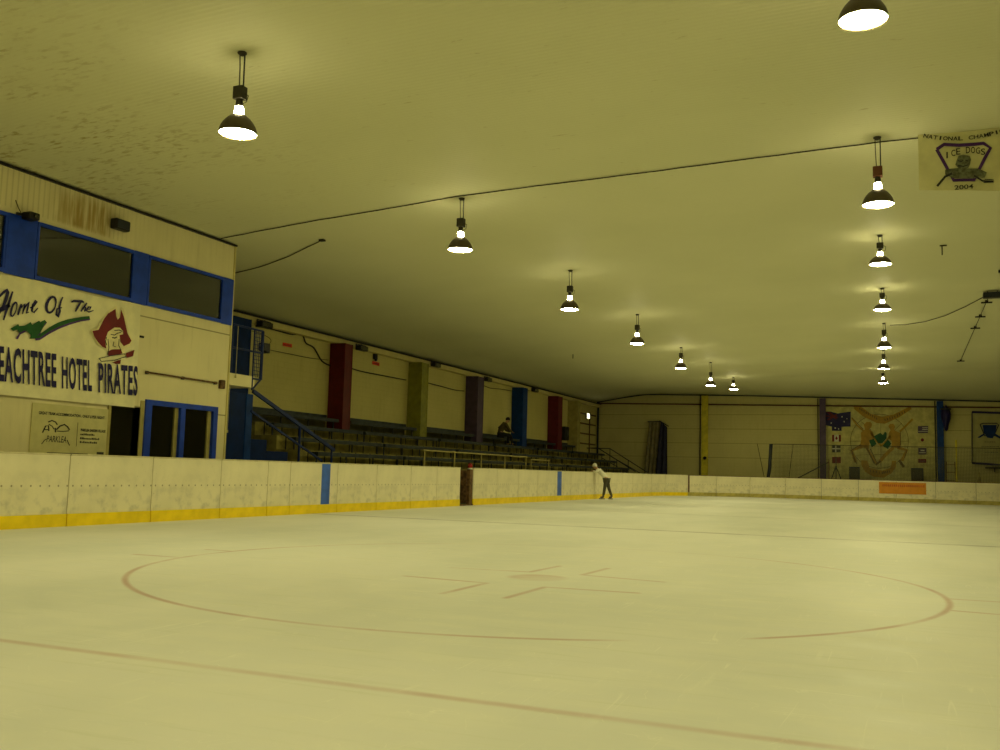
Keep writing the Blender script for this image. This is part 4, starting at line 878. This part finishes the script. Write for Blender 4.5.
# curtains on the far wall
def drape(name, pxt, pxb, mt, y, lab, folds):
    (x0, y0), (x1, y1) = pxt; (u0, v0), (u1, v1) = pxb
    t = empty(name, ony((u0+u1)/2, v0, y)*1.0, lab, 'curtain', 'drapes on the far wall'); t.location.z = 0
    n_ = folds*8; vs = []
    rows = 10; A0, A1 = ony(x0, y0, y), ony(x1, y1, y); B0, B1 = ony(u0, v0, y), ony(u1, v1, y); B0.z = B1.z = .4
    k0 = (A0.z-.4)/max(.01, (A0.z-ony(u0, v0, y).z)); 
    for j in range(rows+1):
        v = j/rows
        for i in range(n_+1):
            s_ = i/n_; p = (A0.lerp(A1, s_)).lerp(B0.lerp(B1, s_), v); p.y = y-.09*math.sin(s_*folds*2*math.pi)*(.5+.5*v); vs.append(p.copy())
    mb = MB(); mb.add(vs, [(j*(n_+1)+i, (j+1)*(n_+1)+i, (j+1)*(n_+1)+i+1, j*(n_+1)+i+1) for j in range(rows) for i in range(n_)], True)
    mb.add([v_+Vector((0, .02, 0)) for v_ in vs], [(j*(n_+1)+i, j*(n_+1)+i+1, (j+1)*(n_+1)+i+1, (j+1)*(n_+1)+i) for j in range(rows) for i in range(n_)], True)
    mb.build('cloth', mt, t); MB().tube([A0+Vector((-.1, .05, .05)), A1+Vector((.1, .05, .05))], .04).build('rod', 'steel', t)
    return t
drape('curtain', ((649, 422.5), (660, 422)), ((643, 472), (656, 472)), 'curtain2', YF-.45, 'grey-brown drape hanging left of the navy curtain on the far wall', 3)
drape('curtain', ((660.5, 421.5), (667, 427)), ((654.5, 472), (667.5, 473)), 'curtain', YF-.6, 'navy blue curtain hanging on the far wall', 2)
p = ony(705, 458, YF-.32); t = empty('round_fitting', p, 'small dark round fitting on the yellow far column', 'fitting')
MB().lathe([(0, -.12), (.1, -.08), (.13, 0), (.1, .08), (0, .12)], (p.x, YF-.4, p.z), 12).build('body', 'black', t); MB().bar((p.x, YF-.4, p.z), (p.x, YF-.3, p.z), .04, .04).build('stem', 'steel', t)
# ------------------------------------------------------------------ PEOPLE
def skinmesh(name, nodes, edges, mat, parent=None, root=None, sub=2):
    keys = list(nodes); org = wloc(parent) if parent is not None else None
    me = bpy.data.meshes.new(name); base = Vector((0,0,0)) if org is None else org
    me.from_pydata([Vector(nodes[k][0])-base for k in keys], [(keys.index(a), keys.index(b)) for a, b in edges], [])
    o = bpy.data.objects.new(name, me); COL.objects.link(o)
    md = o.modifiers.new('Skin', 'SKIN'); md.use_smooth_shade = True
    for i, k in enumerate(keys):
        d = me.skin_vertices[0].data[i]; r = nodes[k][1]; d.radius = (r, r) if not isinstance(r, tuple) else r
        d.use_root = (k == (root or keys[0]))
    sb = o.modifiers.new('Sub', 'SUBSURF'); sb.levels = sub; sb.render_levels = sub
    me.materials.append(MT[mat])
    if parent is not None: o.parent = parent
    return o
def hand_nodes(nd, ed, wrist, dirv, side, up, pre, curl=.4):
    """palm and five fingers growing from a wrist node"""
    W = Vector(nd[wrist][0]); D = Vector(dirv).normalized(); Sd = Vector(side).normalized(); U = Vector(up).normalized()
    nd[pre+'palm'] = (W+D*.06, .026); ed.append((wrist, pre+'palm'))
    for k, (off, ln) in enumerate(((-.033, .075), (-.011, .085), (.011, .08), (.032, .062))):
        a = W+D*.10+Sd*off; b = a+(D-U*curl).normalized()*ln*.55; c = b+(D-U*curl*2.5).normalized()*ln*.45
        nd[pre+'k%d' % k] = (a, .011); nd[pre+'m%d' % k] = (b, .009); nd[pre+'t%d' % k] = (c, .008)
        ed += [(pre+'palm', pre+'k%d' % k), (pre+'k%d' % k, pre+'m%d' % k), (pre+'m%d' % k, pre+'t%d' % k)]
    a = W+D*.035-Sd*.035; b = a+(D*.7-Sd*.7).normalized()*.04; nd[pre+'th1'] = (a, .012); nd[pre+'th2'] = (b, .010); ed += [(pre+'palm', pre+'th1'), (pre+'th1', pre+'th2')]
# skater leaning on the left boards: local frame f = towards the boards (-X), s = along the boards (+Y)
PX, PY = -13.62, 45.7
def SK(f, s_, z): return (PX-f, PY+s_, z)
nd = {'pelvis': (SK(-.05, 0, 1.0), (.13, .11)), 'waist': (SK(.08, 0, 1.14), (.12, .10)), 'chest': (SK(.25, 0, 1.31), (.15, .11)), 'neck0': (SK(.38, 0, 1.44), .07), 'neck': (SK(.46, 0, 1.49), .05), 'head': (SK(.56, 0, 1.56), (.085, .09)), 'crown': (SK(.60, 0, 1.65), (.08, .085)),
      'chin': (SK(.65, 0, 1.52), .04), 'nose': (SK(.685, 0, 1.58), .012),
      'shl': (SK(.36, -.19, 1.40), .06), 'shr': (SK(.36, .19, 1.40), .06), 'ell': (SK(.42, -.30, 1.30), .042), 'elr': (SK(.42, .30, 1.30), .042), 'wrl': (SK(.58, -.16, 1.375), .028), 'wrr': (SK(.58, .16, 1.375), .028),
      'hl': (SK(-.05, -.10, .94), .095), 'hr': (SK(-.05, .10, .94), .095), 'knl': (SK(.0, -.13, .55), .062), 'knr': (SK(-.12, .15, .56), .062), 'anl': (SK(.06, -.15, .16), .042), 'anr': (SK(-.24, .24, .17), .042), 'tol': (SK(.22, -.16, .09), .035), 'tor': (SK(-.10, .28, .09), .035)}
ed = [('pelvis', 'waist'), ('waist', 'chest'), ('chest', 'neck0'), ('neck0', 'neck'), ('neck', 'head'), ('head', 'crown'), ('head', 'chin'), ('head', 'nose'), ('neck0', 'shl'), ('neck0', 'shr'), ('shl', 'ell'), ('shr', 'elr'), ('ell', 'wrl'), ('elr', 'wrr'),
      ('pelvis', 'hl'), ('pelvis', 'hr'), ('hl', 'knl'), ('hr', 'knr'), ('knl', 'anl'), ('knr', 'anr'), ('anl', 'tol'), ('anr', 'tor')]
nb, eb = dict(nd), list(ed)
hand_nodes(nb, eb, 'wrl', (-1, .1, -.05), (0, 1, 0), (0, 0, 1), 'L'); hand_nodes(nb, eb, 'wrr', (-1, -.1, -.05), (0, -1, 0), (0, 0, 1), 'R')
person = empty('person', (PX, PY, 0), 'person on skates in white top and grey trousers leaning over the boards', 'person')
skinmesh('body', nb, eb, 'skin', person)
def sub_nodes(keys, grow, over={}):
    o = {}
    for k in keys:
        r = nd[k][1]; r = tuple(q+grow for q in r) if isinstance(r, tuple) else r+grow
        o[k] = (nd[k][0], over.get(k, r))
    return o, [e for e in ed if e[0] in keys and e[1] in keys]
def cloth(keys, grow, mt, name, parent, over={}, root=None):
    a, b = sub_nodes(keys, grow, over); return skinmesh(name, a, b, mt, parent, root)
cloth(['waist', 'chest', 'neck0', 'shl', 'shr', 'ell', 'elr', 'wrl', 'wrr', 'pelvis'], .022, 'whitecloth', 'jumper', person, {'pelvis': (.155, .14), 'waist': (.15, .13)}, 'chest')
cloth(['pelvis', 'hl', 'hr', 'knl', 'knr', 'anl', 'anr'], .022, 'trousers', 'trousers', person)
hc = Vector(SK(.57, 0, 1.64))
def dome(name, c, r, mt, parent, flat=.8, n=20):
    mb = MB(); mb.lathe([(r*1.02, -.45*r), (r*1.06, -.1*r), (r*.98, .35*r), (r*.72, .75*r), (r*.35, .96*r), (.001, 1.02*r)], c, n, True); return mb.build(name, mt, parent)
dome('knitted_hat', hc, .115, 'whitecloth', person)
for sx in (-.032, .032):
    MB().lathe([(0, -.012), (.011, 0), (0, .012)], SK(.655, sx, 1.605), 8).build('eye', 'ink', person)
for k, t_ in (('anl', 'tol'), ('anr', 'tor')):
    A_ = Vector(nd[k][0]); T_ = Vector(nd[t_][0]); sk = skinmesh('skate', {'a': (A_+Vector((0, 0, .10)), .062), 'b': (Vector((A_.x, A_.y, .10)), .058), 'c': (Vector((T_.x, T_.y, .085)), .048)}, [('a', 'b'), ('b', 'c')], 'boot', person)
    d_ = (T_-A_); d_.z = 0; d_.normalize(); a_ = Vector((A_.x, A_.y, 0))-d_*.08; b_ = Vector((T_.x, T_.y, 0))+d_*.06
    MB().bar(a_+Vector((0, 0, .03)), b_+Vector((0, 0, .03)), .006, .058).build('blade', 'blade', sk)
# spectator sitting on the top bench, hunched forward
QX, QY, QZ = -20.35, 48.15, 3.08
def SQ(f, s_, z): return (QX+1.08*(f*.74+s_*.67), QY+1.08*(f*.67-s_*.74), QZ+1.08*z)
nd = {'pelvis': (SQ(0, 0, .14), (.16, .13)), 'waist': (SQ(.03, 0, .34), (.14, .12)), 'chest': (SQ(.16, 0, .56), (.17, .13)), 'neck0': (SQ(.28, 0, .70), .075), 'neck': (SQ(.34, 0, .76), .055), 'head': (SQ(.41, 0, .84), (.09, .095)), 'crown': (SQ(.42, 0, .93), (.085, .09)), 'chin': (SQ(.48, 0, .79), .042), 'nose': (SQ(.51, 0, .86), .013),
      'shl': (SQ(.24, -.2, .64), .07), 'shr': (SQ(.24, .2, .64), .07), 'ell': (SQ(.40, -.24, .38), .05), 'elr': (SQ(.40, .24, .38), .05), 'wrl': (SQ(.60, -.1, .30), .032), 'wrr': (SQ(.60, .1, .30), .032),
      'hl': (SQ(.06, -.11, .12), .11), 'hr': (SQ(.06, .11, .12), .11), 'knl': (SQ(.52, -.14, .13), .075), 'knr': (SQ(.52, .16, .13), .075), 'anl': (SQ(.50, -.14, -.32), .05), 'anr': (SQ(.62, .17, -.32), .05), 'tol': (SQ(.68, -.14, -.38), .04), 'tor': (SQ(.80, .17, -.38), .04)}
nb, eb = dict(nd), list(ed)
hand_nodes(nb, eb, 'wrl', (.85, .5, -.3), (.67, -.74, 0), (0, 0, 1), 'L'); hand_nodes(nb, eb, 'wrr', (.6, .8, -.3), (-.67, .74, 0), (0, 0, 1), 'R')
sp = empty('person', (QX, QY, QZ), 'person in a brown jacket sitting hunched on the top bench beside the blue column', 'person')
skinmesh('body', nb, eb, 'skin', sp)
cloth(['pelvis', 'waist', 'chest', 'neck0', 'shl', 'shr', 'ell', 'elr', 'wrl', 'wrr'], .035, 'jacket', 'jacket', sp, {}, 'chest')
cloth(['pelvis', 'hl', 'hr', 'knl', 'knr', 'anl', 'anr'], .022, 'dtrous', 'trousers', sp)
dome('hair', Vector(SQ(.41, 0, .92)), .12, 'hair', sp)
for k, t_ in (('anl', 'tol'), ('anr', 'tor')):
    A_ = Vector(nd[k][0]); T_ = Vector(nd[t_][0]); skinmesh('shoe', {'a': (A_, .055), 'b': (T_, .045)}, [('a', 'b')], 'black', sp)
